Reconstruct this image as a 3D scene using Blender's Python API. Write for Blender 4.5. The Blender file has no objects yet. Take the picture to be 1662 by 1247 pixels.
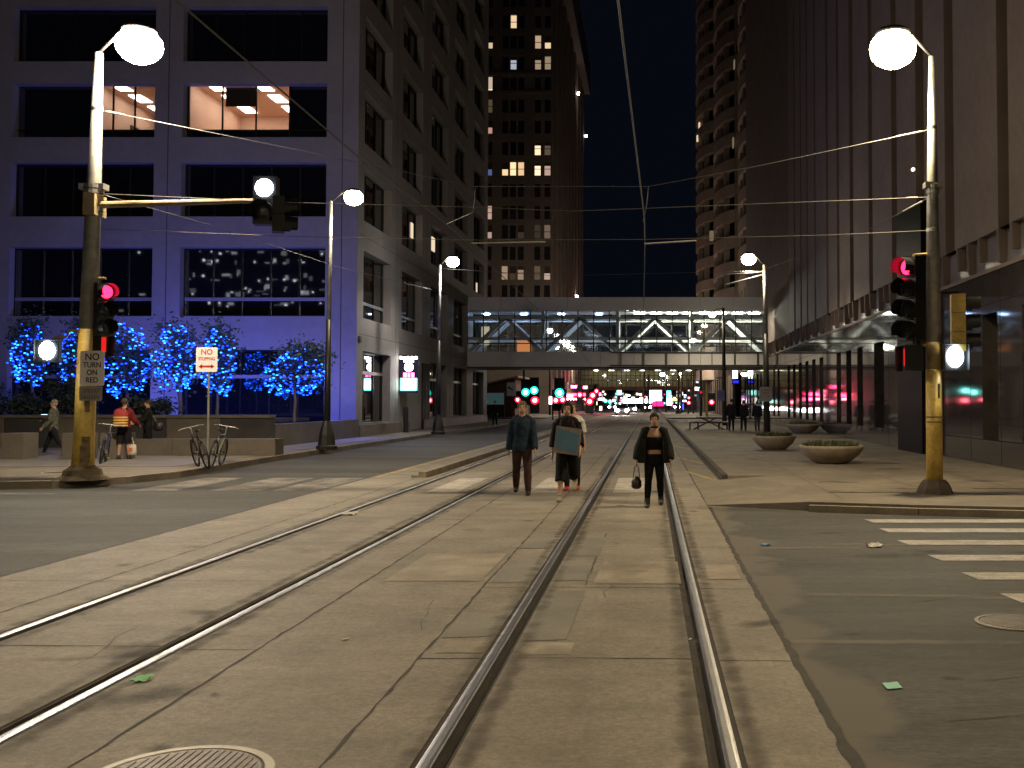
import bpy, math, random
from mathutils import Vector, Matrix
random.seed(7)
SC = bpy.context.scene
COL = SC.collection
PI = math.pi
# ------------------------------------------------------------------ camera
F, PPX, PPY, W, H = 1650.0, 1055.0, 599.0, 1662.0, 1247.0
PITCH = math.atan(54.0 / F)
EYE = 1.75
cd = bpy.data.cameras.new('camera')
cam = bpy.data.objects.new('camera', cd)
COL.objects.link(cam)
cam.location = (0, 0, EYE)
cam.rotation_euler = (PI / 2 + PITCH, 0, 0)
cd.sensor_width = 36.0
cd.lens = F / W * 36.0
cd.shift_x = (W / 2 - PPX) / W
cd.shift_y = -(H / 2 - PPY) / W
cd.clip_start = 0.1
cd.clip_end = 3000
SC.camera = cam
# ------------------------------------------------------------------ night sky, exposure
w = bpy.data.worlds.new('World')
SC.world = w
w.use_nodes = True
bg = w.node_tree.nodes['Background']
bg.inputs[0].default_value = (0.22, 0.30, 0.62, 1)
bg.inputs[1].default_value = 0.0085
SC.view_settings.view_transform = 'Standard'
SC.view_settings.look = 'None'
SC.view_settings.exposure = 0.0
SC.view_settings.gamma = 1.0
cy = SC.cycles
cy.use_denoising = True
cy.sample_clamp_indirect = 4.0
cy.max_bounces = 6
cy.diffuse_bounces = 3
cy.glossy_bounces = 4
cy.transparent_max_bounces = 16
cy.caustics_reflective = False
cy.caustics_refractive = False


def P(px, py, Y):
    """world point seen at photo pixel (px, py) at depth Y"""
    u, v = (px - PPX) / F, (PPY - py) / F
    d = (u, math.cos(PITCH) - v * math.sin(PITCH), math.sin(PITCH) + v * math.cos(PITCH))
    t = Y / d[1]
    return Vector((d[0] * t, Y, EYE + d[2] * t))


def G(px, py, z=0.0):
    u, v = (px - PPX) / F, (PPY - py) / F
    d = (u, math.cos(PITCH) - v * math.sin(PITCH), math.sin(PITCH) + v * math.cos(PITCH))
    t = (z - EYE) / d[2]
    return Vector((d[0] * t, d[1] * t, z))


# ------------------------------------------------------------------ materials
def M(name, col, rough=0.6, metal=0.0, noise=None, bump=None, spec=0.5, stretch=None, alpha2=None):
    m = bpy.data.materials.new(name)
    m.use_nodes = True
    nt = m.node_tree
    b = nt.nodes['Principled BSDF']
    b.inputs['Base Color'].default_value = (*col, 1)
    b.inputs['Roughness'].default_value = rough
    b.inputs['Metallic'].default_value = metal
    b.inputs['Specular IOR Level'].default_value = spec
    if noise or bump:
        tc = nt.nodes.new('ShaderNodeTexCoord')
        mp = nt.nodes.new('ShaderNodeMapping')
        if stretch:
            mp.inputs['Scale'].default_value = stretch
        nt.links.new(tc.outputs['Object'], mp.inputs[0])
    if noise:
        mix = None
        prev = None
        for sc, amt in (noise if isinstance(noise[0], tuple) else (noise,)):
            n = nt.nodes.new('ShaderNodeTexNoise')
            n.inputs['Scale'].default_value = sc
            n.inputs['Detail'].default_value = 5
            nt.links.new(mp.outputs[0], n.inputs['Vector'])
            r = nt.nodes.new('ShaderNodeMapRange')
            r.inputs['From Min'].default_value = 0.3
            r.inputs['From Max'].default_value = 0.7
            r.inputs['To Min'].default_value = 1 - amt
            r.inputs['To Max'].default_value = 1 + amt
            nt.links.new(n.outputs['Fac'], r.inputs['Value'])
            if prev is None:
                prev = r.outputs[0]
            else:
                mu = nt.nodes.new('ShaderNodeMath')
                mu.operation = 'MULTIPLY'
                nt.links.new(prev, mu.inputs[0])
                nt.links.new(r.outputs[0], mu.inputs[1])
                prev = mu.outputs[0]
        vm = nt.nodes.new('ShaderNodeVectorMath')
        vm.operation = 'SCALE'
        vm.inputs[0].default_value = col
        nt.links.new(prev, vm.inputs['Scale'])
        nt.links.new(vm.outputs[0], b.inputs['Base Color'])
    if bump:
        n = nt.nodes.new('ShaderNodeTexNoise')
        n.inputs['Scale'].default_value = bump[0]
        n.inputs['Detail'].default_value = 6
        nt.links.new(tc.outputs['Object'], n.inputs['Vector'])
        bp = nt.nodes.new('ShaderNodeBump')
        bp.inputs['Strength'].default_value = bump[1]
        bp.inputs['Distance'].default_value = 0.02
        nt.links.new(n.outputs['Fac'], bp.inputs['Height'])
        nt.links.new(bp.outputs[0], b.inputs['Normal'])
    return m


def EM(name, col, strength, sample=False):
    m = bpy.data.materials.new(name)
    m.use_nodes = True
    nt = m.node_tree
    nt.nodes.remove(nt.nodes['Principled BSDF'])
    e = nt.nodes.new('ShaderNodeEmission')
    e.inputs[0].default_value = (*col, 1)
    e.inputs[1].default_value = strength
    nt.links.new(e.outputs[0], nt.nodes['Material Output'].inputs[0])
    m.cycles.emission_sampling = 'AUTO' if sample else 'NONE'
    return m


def GLASS(name, tint, refl=0.12, rough=0.02):
    m = bpy.data.materials.new(name)
    m.use_nodes = True
    nt = m.node_tree
    nt.nodes.remove(nt.nodes['Principled BSDF'])
    t = nt.nodes.new('ShaderNodeBsdfTransparent')
    t.inputs[0].default_value = (*tint, 1)
    g = nt.nodes.new('ShaderNodeBsdfGlossy')
    g.inputs['Roughness'].default_value = rough
    mx = nt.nodes.new('ShaderNodeMixShader')
    fr = nt.nodes.new('ShaderNodeFresnel')
    fr.inputs[0].default_value = 1.6
    ad = nt.nodes.new('ShaderNodeMath')
    ad.operation = 'ADD'
    ad.use_clamp = True
    ad.inputs[1].default_value = refl
    nt.links.new(fr.outputs[0], ad.inputs[0])
    nt.links.new(ad.outputs[0], mx.inputs[0])
    nt.links.new(t.outputs[0], mx.inputs[1])
    nt.links.new(g.outputs[0], mx.inputs[2])
    nt.links.new(mx.outputs[0], nt.nodes['Material Output'].inputs[0])
    return m


def asphalt_material():
    m = M('asphalt', (0.047, 0.045, 0.041), 0.75, noise=((0.5, .25), (6, .22), (32, .28), (90, .3)), bump=(120, .35), stretch=(0.35, 1, 1))
    nt = m.node_tree
    b = nt.nodes['Principled BSDF']
    src = b.inputs['Base Color'].links[0].from_socket
    tc = nt.nodes.new('ShaderNodeTexCoord')
    # worn pale wheel bands that run along the cross street
    mp = nt.nodes.new('ShaderNodeMapping')
    mp.inputs['Scale'].default_value = (0.06, 0.75, 1)
    nt.links.new(tc.outputs['Object'], mp.inputs[0])
    n = nt.nodes.new('ShaderNodeTexNoise')
    n.inputs['Scale'].default_value = 1.0
    n.inputs['Detail'].default_value = 4
    nt.links.new(mp.outputs[0], n.inputs['Vector'])
    r = nt.nodes.new('ShaderNodeMapRange')
    r.inputs['From Min'].default_value = .35
    r.inputs['From Max'].default_value = .75
    r.inputs['To Min'].default_value = .75
    r.inputs['To Max'].default_value = 1.6
    nt.links.new(n.outputs['Fac'], r.inputs[0])
    vm = nt.nodes.new('ShaderNodeVectorMath')
    vm.operation = 'SCALE'
    nt.links.new(src, vm.inputs[0])
    nt.links.new(r.outputs[0], vm.inputs['Scale'])
    # ragged concrete spill beside the slab edges
    sx = nt.nodes.new('ShaderNodeSeparateXYZ')
    nt.links.new(tc.outputs['Object'], sx.inputs[0])
    n2 = nt.nodes.new('ShaderNodeTexNoise')
    n2.inputs['Scale'].default_value = 0.9
    n2.inputs['Detail'].default_value = 9
    nt.links.new(tc.outputs['Object'], n2.inputs['Vector'])
    s = nt.nodes.new('ShaderNodeMath')
    s.operation = 'MULTIPLY_ADD'
    s.inputs[1].default_value = 2.4
    nt.links.new(n2.outputs['Fac'], s.inputs[0])
    s.inputs[2].default_value = 0.2
    lt = nt.nodes.new('ShaderNodeMath')
    lt.operation = 'SUBTRACT'
    nt.links.new(s.outputs[0], lt.inputs[0])
    nt.links.new(sx.outputs[0], lt.inputs[1])
    r2 = nt.nodes.new('ShaderNodeMapRange')
    r2.inputs['From Min'].default_value = 0.0
    r2.inputs['From Max'].default_value = 0.22
    nt.links.new(lt.outputs[0], r2.inputs[0])
    gt = nt.nodes.new('ShaderNodeMath')
    gt.operation = 'GREATER_THAN'
    gt.inputs[1].default_value = 0.0
    nt.links.new(sx.outputs[0], gt.inputs[0])
    mu = nt.nodes.new('ShaderNodeMath')
    mu.operation = 'MULTIPLY'
    nt.links.new(r2.outputs[0], mu.inputs[0])
    nt.links.new(gt.outputs[0], mu.inputs[1])
    mx = nt.nodes.new('ShaderNodeMix')
    mx.data_type = 'RGBA'
    nt.links.new(mu.outputs[0], mx.inputs[0])
    nt.links.new(vm.outputs[0], mx.inputs[6])
    mx.inputs[7].default_value = (0.105, 0.092, 0.076, 1)
    nt.links.new(mx.outputs[2], b.inputs['Base Color'])
    return m


def concrete_material():
    m = M('track_concrete', (0.215, 0.188, 0.150), 0.7, noise=((0.4, .14), (2.0, .12), (11, .14), (28, .20), (90, .2)), bump=(70, .2))
    nt = m.node_tree
    b = nt.nodes['Principled BSDF']
    src = b.inputs['Base Color'].links[0].from_socket
    tc = nt.nodes.new('ShaderNodeTexCoord')
    mp = nt.nodes.new('ShaderNodeMapping')
    mp.inputs['Scale'].default_value = (0.8, 1.3, 1)
    nt.links.new(tc.outputs['Object'], mp.inputs[0])
    n = nt.nodes.new('ShaderNodeTexNoise')
    n.inputs['Scale'].default_value = 1.3
    n.inputs['Detail'].default_value = 6
    n.inputs['Distortion'].default_value = .6
    nt.links.new(mp.outputs[0], n.inputs['Vector'])
    r = nt.nodes.new('ShaderNodeMapRange')
    r.inputs['From Min'].default_value = .35
    r.inputs['From Max'].default_value = .7
    r.inputs['To Min'].default_value = .82
    r.inputs['To Max'].default_value = 1.12
    nt.links.new(n.outputs['Fac'], r.inputs[0])
    vm = nt.nodes.new('ShaderNodeVectorMath')
    vm.operation = 'SCALE'
    nt.links.new(src, vm.inputs[0])
    nt.links.new(r.outputs[0], vm.inputs['Scale'])
    # every cast panel has a tone of its own
    mp2 = nt.nodes.new('ShaderNodeMapping')
    mp2.inputs['Location'].default_value = (2.78 / 1.2, -7.25 / 2.65, 0)
    mp2.inputs['Scale'].default_value = (1 / 1.2, 1 / 2.65, 0)
    nt.links.new(tc.outputs['Object'], mp2.inputs[0])
    fl_ = nt.nodes.new('ShaderNodeVectorMath')
    fl_.operation = 'FLOOR'
    nt.links.new(mp2.outputs[0], fl_.inputs[0])
    wn = nt.nodes.new('ShaderNodeTexWhiteNoise')
    nt.links.new(fl_.outputs[0], wn.inputs['Vector'])
    r3 = nt.nodes.new('ShaderNodeMapRange')
    r3.inputs['To Min'].default_value = .90
    r3.inputs['To Max'].default_value = 1.07
    nt.links.new(wn.outputs['Value'], r3.inputs[0])
    v3 = nt.nodes.new('ShaderNodeVectorMath')
    v3.operation = 'SCALE'
    nt.links.new(vm.outputs[0], v3.inputs[0])
    nt.links.new(r3.outputs[0], v3.inputs['Scale'])
    nt.links.new(v3.outputs[0], b.inputs['Base Color'])
    return m


mt = {}
mt['asphalt'] = asphalt_material()
mt['concrete'] = concrete_material()
mt['patch'] = M('patched_concrete', (0.18, 0.168, 0.142), .75, noise=((1.2, .25), (30, .12)), bump=(60, .2))
mt['pale_patch'] = M('pale_concrete', (0.27, 0.23, 0.18), .75, noise=((1.8, .3), (30, .12)), bump=(60, .2))
mt['joint'] = M('joint_tar', (0.035, 0.03, 0.026), .8, noise=(8, .4))
mt['walk'] = M('sidewalk_concrete', (0.17, 0.145, 0.115), .75, noise=((0.6, .22), (4, .14), (50, .1)), bump=(60, .2))
mt['plaza'] = M('plaza_paving', (0.20, 0.185, 0.17), .6, noise=((1, .15), (20, .1)))
mt['kerb'] = M('kerb_concrete', (0.21, 0.175, 0.13), .75, noise=((1.5, .3), (25, .15)))
mt['rail'] = M('rail_steel', (0.36, 0.355, 0.37), .38, 1.0, noise=((3, .12), (40, .08)))
mt['rust'] = M('rusty_rubber', (0.026, 0.020, 0.016), .8, noise=((4, .4), (30, .3)))
mt['paint'] = M('road_paint', (0.38, 0.35, 0.31), .7, noise=((2, .25), (9, .25), (30, .3)))
mt['worn_paint'] = M('worn_road_paint', (0.15, 0.138, 0.118), .8, noise=((1.8, .6), (14, .4)))
mt['yellow_paint'] = M('yellow_road_paint', (0.33, 0.25, 0.085), .7, noise=((2, .35), (18, .3)))
mt['iron'] = M('cast_iron', (0.13, 0.11, 0.09), .55, .4, noise=((8, .3),))
mt['steel'] = M('galvanised_steel', (0.34, 0.33, 0.30), .5, .6, noise=((6, .2), (30, .12)))
mt['yellow'] = M('yellow_pole_paint', (0.58, 0.40, 0.09), .5, noise=((3, .22), (18, .16)))
mt['yellow_wear'] = M('scuffed_pole_paint', (0.16, 0.11, 0.05), .7, noise=((12, .5),))
mt['darkmetal'] = M('dark_painted_metal', (0.022, 0.02, 0.018), .45, .3, noise=((6, .2),))
mt['black'] = M('black_housing', (0.012, 0.012, 0.012), .5)
mt['whitesign'] = M('white_sign_sheet', (0.78, 0.72, 0.71), .45, noise=((5, .06),))
mt['greysign'] = M('weathered_sign_sheet', (0.30, 0.27, 0.26), .5, noise=((6, .15),))
mt['ink'] = M('black_sign_ink', (0.015, 0.015, 0.015), .6)
mt['faded_ink'] = M('faded_sign_ink', (0.12, 0.10, 0.10), .6)
mt['redink'] = M('red_sign_ink', (0.45, 0.03, 0.02), .5)
mt['facade'] = M('pale_stone_facade', (0.255, 0.235, 0.218), .7, noise=((0.4, .1), (3, .07), (30, .05)))
mt['seam'] = M('facade_seam', (0.05, 0.045, 0.05), .8)
mt['plinth'] = M('plinth_stone', (0.15, 0.12, 0.10), .6, noise=((0.8, .25), (14, .15)))
mt['darkglass'] = M('dark_window_glass', (0.006, 0.007, 0.008), .02, spec=.5, bump=(0.35, .05))
mt['darkglass'].node_tree.nodes['Principled BSDF'].inputs['IOR'].default_value = 2.3
mt['winframe'] = M('window_frame_metal', (0.028, 0.026, 0.026), .4, .5)
mt['transom'] = M('pale_transom', (0.30, 0.29, 0.30), .4, .3)
mt['roomwall'] = M('office_wall', (0.66, 0.45, 0.335), .8)
mt['blind'] = M('window_blind', (0.09, 0.06, 0.045), .8)
mt['officelight'] = EM('office_ceiling_light', (1, .88, .76), 12, True)
mt['granite'] = M('polished_granite', (0.042, 0.036, 0.034), .05, noise=((1.5, .25), (60, .25)), spec=.6, bump=(0.6, .018))
mt['granite'].node_tree.nodes['Principled BSDF'].inputs['IOR'].default_value = 1.8
mt['granite_dark'] = M('black_granite', (0.005, 0.004, 0.0035), .5, noise=((30, .4),), spec=.06)
mt['slot'] = M('slot_window_dark', (0.004, 0.004, 0.004), .6, spec=.1)
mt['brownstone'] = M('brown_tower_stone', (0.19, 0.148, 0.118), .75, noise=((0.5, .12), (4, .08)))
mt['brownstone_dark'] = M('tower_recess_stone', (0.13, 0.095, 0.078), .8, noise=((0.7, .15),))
mt['bandwall'] = M('tower_balcony_band', (0.26, 0.205, 0.165), .75, noise=((0.5, .12),))
mt['brickdark'] = M('far_tower_stone', (0.18, 0.14, 0.115), .8, noise=((0.3, .15), (3, .1)))
mt['skywhite'] = M('skyway_panel', (0.62, 0.61, 0.60), .5, noise=((0.5, .08), (5, .06)))
mt['truss'] = M('white_truss_paint', (0.68, 0.68, 0.66), .5)
mt['skyglass'] = GLASS('skyway_glass', (.90, .94, .95), .0)
mt['roomglass'] = GLASS('lit_room_glass', (.9, .9, .9), .02)
mt['tube_white'] = EM('skyway_tube_white', (.95, .96, 1), 30, True)
mt['tube_blue'] = EM('skyway_tube_blue', (.40, .60, 1), 90, True)
mt['tube_warm'] = EM('skyway_tube_warm', (1, .96, .78), 190, True)
mt['lamp_warm'] = EM('street_lamp_warm', (1, .82, .52), 70, True)
mt['lamp_rear'] = EM('street_lamp_amber_dim', (1, .82, .52), 110, True)
mt['lamp_left'] = EM('street_lamp_amber_bright', (1, .87, .70), 430, True)
mt['lamp_near'] = EM('street_lamp_amber', (1, .82, .52), 190, True)
mt['lamp_mid'] = EM('street_lamp_cream', (1, .86, .62), 60, True)
mt['lamp_cool'] = EM('street_lamp_white', (1, .93, .88), 60, True)
mt['lamp_tower_fill'] = EM('street_lamp_tower_fill', (1, .86, .66), 700, True)
mt['sig_red'] = EM('signal_red', (1, .012, .05), 9)
mt['sig_red_dim'] = EM('signal_red_dim', (1, .03, .05), .6)
mt['sig_red_far'] = EM('far_signal_red', (1, .010, .035), 3.5, True)
mt['sig_green_far'] = EM('far_signal_green', (.008, .62, .52), 3.4, True)
mt['core_red'] = EM('signal_core_red', (1, .22, .28), 14, True)
mt['core_green'] = EM('signal_core_green', (.35, 1, .9), 14, True)
mt['sig_white'] = EM('signal_white', (.72, .86, 1), 60, True)
mt['ped_red'] = EM('pedestrian_hand_red', (1, .02, .015), .9)
mt['lens_dark'] = M('unlit_lens', (0.03, 0.035, 0.035), .25)
mt['led'] = EM('blue_led', (.004, .04, 1), 9)
mt['led2'] = EM('cyan_blue_led', (.015, .20, 1), 9)
mt['leaf'] = M('tree_leaf', (0.035, 0.06, 0.055), .6, noise=((8, .4),))
mt['bark'] = M('tree_bark', (0.11, 0.09, 0.075), .85, noise=((20, .3),))
mt['shrub'] = M('shrub_leaf', (0.02, 0.032, 0.018), .7, noise=((8, .4),))
mt['block'] = M('plaza_block_stone', (0.12, 0.10, 0.078), .8, noise=((1.5, .15), (25, .12)))
mt['block_dark'] = M('plaza_wall_stone', (0.04, 0.036, 0.036), .8, noise=((1.5, .2), (25, .12)))
mt['pot'] = M('planter_concrete', (0.27, 0.22, 0.165), .75, noise=((4, .2), (30, .12)))
mt['soil'] = M('planter_soil', (0.035, 0.027, 0.02), .9, noise=((12, .4),))
mt['wire'] = M('wire_metal', (0.13, 0.125, 0.115), .6, .5)
mt['insul'] = M('wire_insulator', (0.42, 0.40, 0.36), .4)


# ------------------------------------------------------------------ mesh builder
def obj_loc(o):
    v = Vector((0, 0, 0))
    while o is not None:
        v += Vector(o.location)
        o = o.parent
    return v


REMESH = []


class MB:
    def __init__(s):
        s.v, s.f, s.m = [], [], []

    def add(s, vs, fs, mi=0):
        k = len(s.v)
        s.v += [Vector(p) for p in vs]
        for f in fs:
            s.f.append([i + k for i in f])
            s.m.append(mi)
        return s

    def box(s, x0, x1, y0, y1, z0, z1, mi=0):
        return s.add([(x0, y0, z0), (x1, y0, z0), (x1, y1, z0), (x0, y1, z0), (x0, y0, z1), (x1, y0, z1), (x1, y1, z1), (x0, y1, z1)],
                     [(0, 3, 2, 1), (4, 5, 6, 7), (0, 1, 5, 4), (1, 2, 6, 5), (2, 3, 7, 6), (3, 0, 4, 7)], mi)

    def obox(s, c, a, b, d, mi=0):
        c, a, b, d = Vector(c), Vector(a), Vector(b), Vector(d)
        vs = [c + i * a + j * b + k * d for k in (-1, 1) for j in (-1, 1) for i in (-1, 1)]
        return s.add(vs, [(0, 2, 3, 1), (4, 5, 7, 6), (0, 1, 5, 4), (1, 3, 7, 5), (3, 2, 6, 7), (2, 0, 4, 6)], mi)

    def quad(s, *p, mi=0):
        return s.add(p, [tuple(range(len(p)))], mi)

    def bar(s, a, b, w, h, mi=0, up=(0, 0, 1)):
        a, b = Vector(a), Vector(b)
        d = (b - a)
        x = d.cross(Vector(up))
        if x.length < 1e-5:
            x = d.cross(Vector((0, 1, 0)))
        x.normalize()
        y = x.cross(d).normalized()
        return s.obox((a + b) / 2, d / 2, x * w / 2, y * h / 2, mi)

    def tube(s, pts, rads, n=10, mi=0, cap=True, flat=1.0, flatdir=None):
        pts = [Vector(p) for p in pts]
        if not hasattr(rads, '__len__'):
            rads = [rads] * len(pts)
        rings = []
        x = None
        for i, p in enumerate(pts):
            d = (pts[min(i + 1, len(pts) - 1)] - pts[max(i - 1, 0)])
            if d.length < 1e-9:
                d = Vector((0, 0, 1))
            d.normalize()
            if x is None:
                ref = Vector(flatdir) if flatdir else (Vector((1, 0, 0)) if abs(d.x) < .9 else Vector((0, 1, 0)))
                x = ref
            x = (x - d * x.dot(d))
            if x.length < 1e-5:
                x = Vector((0, 1, 0)) - d * d.y
            x.normalize()
            y = d.cross(x)
            rings.append([p + x * math.cos(2 * PI * k / n) * rads[i] * flat + y * math.sin(2 * PI * k / n) * rads[i] for k in range(n)])
        return s.loft(rings, mi, cap)

    def loft(s, rings, mi=0, cap=True):
        n = len(rings[0])
        vs = [p for r in rings for p in r]
        fs = []
        for i in range(len(rings) - 1):
            for k in range(n):
                fs.append((i * n + k, i * n + (k + 1) % n, (i + 1) * n + (k + 1) % n, (i + 1) * n + k))
        if cap:
            fs.append(tuple(reversed(range(n))))
            fs.append(tuple((len(rings) - 1) * n + k for k in range(n)))
        return s.add(vs, fs, mi)

    def ell(s, zs, n=20, mi=0):
        """stack of horizontal ellipses (cx, cy, z, rx, ry)"""
        return s.loft([[Vector((cx + rx * math.cos(2 * PI * k / n), c_y + ry * math.sin(2 * PI * k / n), z)) for k in range(n)] for cx, c_y, z, rx, ry in zs], mi)

    def lathe(s, prof, c, n=24, mi=0, cap=True):
        return s.loft([[Vector((c[0] + r * math.cos(2 * PI * k / n), c[1] + r * math.sin(2 * PI * k / n), c[2] + z)) for k in range(n)] for r, z in prof], mi, cap)

    def ball(s, c, r, nu=14, nv=9, mi=0, rot=None):
        if not hasattr(r, '__len__'):
            r = (r, r, r)
        rings = []
        for j in range(nv + 1):
            t = PI * (j + .02) / (nv + .04) - PI / 2
            rg = []
            for k in range(nu):
                a = 2 * PI * k / nu
                q = Vector((r[0] * math.cos(t) * math.cos(a), r[1] * math.cos(t) * math.sin(a), r[2] * math.sin(t)))
                if rot is not None:
                    q = rot @ q
                rg.append(Vector(c) + q)
            rings.append(rg)
        return s.loft(rings, mi)

    def prism(s, poly, z0, z1, mi=0):
        n = len(poly)
        vs = [(x, y, z0) for x, y in poly] + [(x, y, z1) for x, y in poly]
        fs = [tuple(reversed(range(n))), tuple(range(n, 2 * n))] + [(i, (i + 1) % n, n + (i + 1) % n, n + i) for i in range(n)]
        return s.add(vs, fs, mi)

    def disc(s, c, nrm, r, n=20, mi=0, thick=.01, squash=1.0):
        nrm = Vector(nrm).normalized()
        return s.tube([Vector(c) - nrm * thick / 2, Vector(c) + nrm * thick / 2], r, n, mi)

    def build(s, name, mats, parent=None, smooth=False, origin=None, remesh=None):
        if not isinstance(mats, (list, tuple)):
            mats = [mats]
        me = bpy.data.meshes.new(name)
        if parent is not None:
            o0 = obj_loc(parent)
            loc = Vector((0, 0, 0))
        else:
            if origin is None:
                xs = [p.x for p in s.v]
                ys = [p.y for p in s.v]
                o0 = Vector(((min(xs) + max(xs)) / 2, (min(ys) + max(ys)) / 2, min(p.z for p in s.v)))
            else:
                o0 = Vector(origin)
            loc = o0
        me.from_pydata([tuple(p - o0) for p in s.v], [], s.f)
        for m in mats:
            me.materials.append(mt[m] if isinstance(m, str) else m)
        if len(mats) > 1:
            me.polygons.foreach_set('material_index', s.m)
        if smooth:
            me.polygons.foreach_set('use_smooth', [True] * len(me.polygons))
        me.update()
        o = bpy.data.objects.new(name, me)
        o.location = loc
        if parent is not None:
            o.parent = parent
        COL.objects.link(o)
        if remesh:
            r = o.modifiers.new('remesh', 'REMESH')
            r.mode = 'VOXEL'
            r.voxel_size = remesh
            r.use_smooth_shade = True
            sm = o.modifiers.new('smooth', 'SMOOTH')
            sm.factor = .5
            sm.iterations = 2
            REMESH.append(o)
        return o


def tag(o, label=None, cat=None, group=None, kind=None):
    if label:
        o['label'] = label
    if cat:
        o['category'] = cat
    if group:
        o['group'] = group
    if kind:
        o['kind'] = kind
    return o


def thing(name, label, cat, loc=(0, 0, 0), group=None):
    o = bpy.data.objects.new(name, None)
    o.empty_display_size = .2
    o.location = loc
    COL.objects.link(o)
    return tag(o, label, cat, group)


def struct(mb, name, mats, **k):
    return tag(mb.build(name, mats, origin=(0, 0, 0), **k), kind='structure')


TEXTS = []


def text(body, size, c, parent, mat='ink', rz=0.0, name='lettering', squeeze=1.0):
    cu = bpy.data.curves.new(name, 'FONT')
    cu.body = body
    cu.size = size
    cu.align_x = 'CENTER'
    cu.align_y = 'CENTER'
    cu.extrude = .002
    cu.offset = size * .012
    cu.materials.append(mt[mat])
    o = bpy.data.objects.new(name, cu)
    o.parent = parent
    o.location = Vector(c) - obj_loc(parent)
    o.rotation_euler = (PI / 2, 0, rz)
    o.scale = (squeeze, 1, 1)
    COL.objects.link(o)
    TEXTS.append(o)
    return o


def dup(root, loc=None, rz=None, label=None, group=None, parent=None):
    r = root.copy()
    COL.objects.link(r)
    if parent is not None:
        r.parent = parent
    if loc is not None:
        r.location = loc
    if rz is not None:
        r.rotation_euler = (0, 0, rz)
    if label:
        r['label'] = label
    if group:
        r['group'] = group
    for ch in list(root.children):
        dup(ch, parent=r)
    return r


# ------------------------------------------------------------------ ground, slab, rails, walks
SL, SR = -6.5, 0.97          # slab edges
WZ = .14
g = MB()
prof = [(-900, -.006), (SL, -.006), (SL, -.07), (SR, -.07), (SR, -.006), (900, -.006)]
for (xa, za), (xb, zb) in zip(prof[:-1], prof[1:]):
    g.quad((xa, -300, za), (xb, -300, zb), (xb, 1500, zb), (xa, 1500, za))
struct(g, 'ground', 'asphalt')

Y0, Y1 = -25.0, 420.0
heads = [(-4.91, -1), (-3.345, 1), (-1.125, -1), (.44, 1)]      # (x of the outer edge of head, side)
RW, GW, BW = .075, .085, .03
strips = []
x = SL
for hx, sd in heads:
    if sd < 0:
        strips.append((x, hx - BW))
        x = hx + RW + GW
    else:
        strips.append((x, hx - RW - GW))
        x = hx + BW
strips.append((x, SR))
s = MB()
for a, b in strips:
    # broken into lengths with slightly ragged sides
    s.box(a, b, Y0, Y1, -.069, 0)
struct(s, 'track_slab', 'concrete')
fl = MB()
for hx, sd in heads:
    if sd < 0:
        fl.box(hx - BW, hx, Y0, Y1, -.066, -.006)
        fl.box(hx + RW, hx + RW + GW - .022, Y0, Y1, -.066, -.045)
        fl.box(hx + RW + GW - .022, hx + RW + GW, Y0, Y1, -.066, -.010)
    else:
        fl.box(hx, hx + BW, Y0, Y1, -.066, -.006)
        fl.box(hx - RW - GW + .022, hx - RW, Y0, Y1, -.066, -.045)
        fl.box(hx - RW - GW, hx - RW - GW + .022, Y0, Y1, -.066, -.010)
struct(fl, 'rail_bedding', 'rust')
rl = ['far left steel rail of the left track, catching blue light', 'right-hand rail of the left track, with green and red glints',
      'left rail of the right track, running under the contact wire', 'rightmost steel rail, beside the raised sidewalk edge']
for (hx, sd), lab in zip(heads, rl):
    r = MB()
    x0, x1 = (hx, hx + RW) if sd < 0 else (hx - RW, hx)
    sec = [(x0, -.066), (x0, -.001), (x0 + .008, .002), (x0 + .022, .004), (x1 - .022, .004), (x1 - .008, .002), (x1, -.001), (x1, -.066)]
    n = len(sec)
    for i in range(n):
        (xa, za), (xb, zb) = sec[i], sec[(i + 1) % n]
        r.quad((xa, Y0, za), (xa, Y1, za), (xb, Y1, zb), (xb, Y0, zb))
    o = r.build('track_rail', 'rail', smooth=False)
    tag(o, lab, 'rail', 'steel rails set in the concrete track bed')

# joints (thin tarred lines with wandering edges)
j = MB()


def seam(pts, wd, z=.003):
    prevL = prevR = None
    out = []
    for i in range(len(pts) - 1):
        a, b = Vector(pts[i]), Vector(pts[i + 1])
        n = max(2, int((b - a).length / .14))
        for k in range(n + (i == len(pts) - 2)):
            out.append(a.lerp(b, k / n))
    for i, p in enumerate(out):
        d = out[min(i + 1, len(out) - 1)] - out[max(0, i - 1)]
        nr = Vector((-d.y, d.x)).normalized()
        ww = wd * random.uniform(.25, 1.0)
        c = p + nr * random.uniform(-.25, .25) * wd
        L, R = c + nr * ww / 2, c - nr * ww / 2
        if prevL is not None:
            j.quad((prevR.x, prevR.y, z), (R.x, R.y, z), (L.x, L.y, z), (prevL.x, prevL.y, z))
        prevL, prevR = L, R


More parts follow.
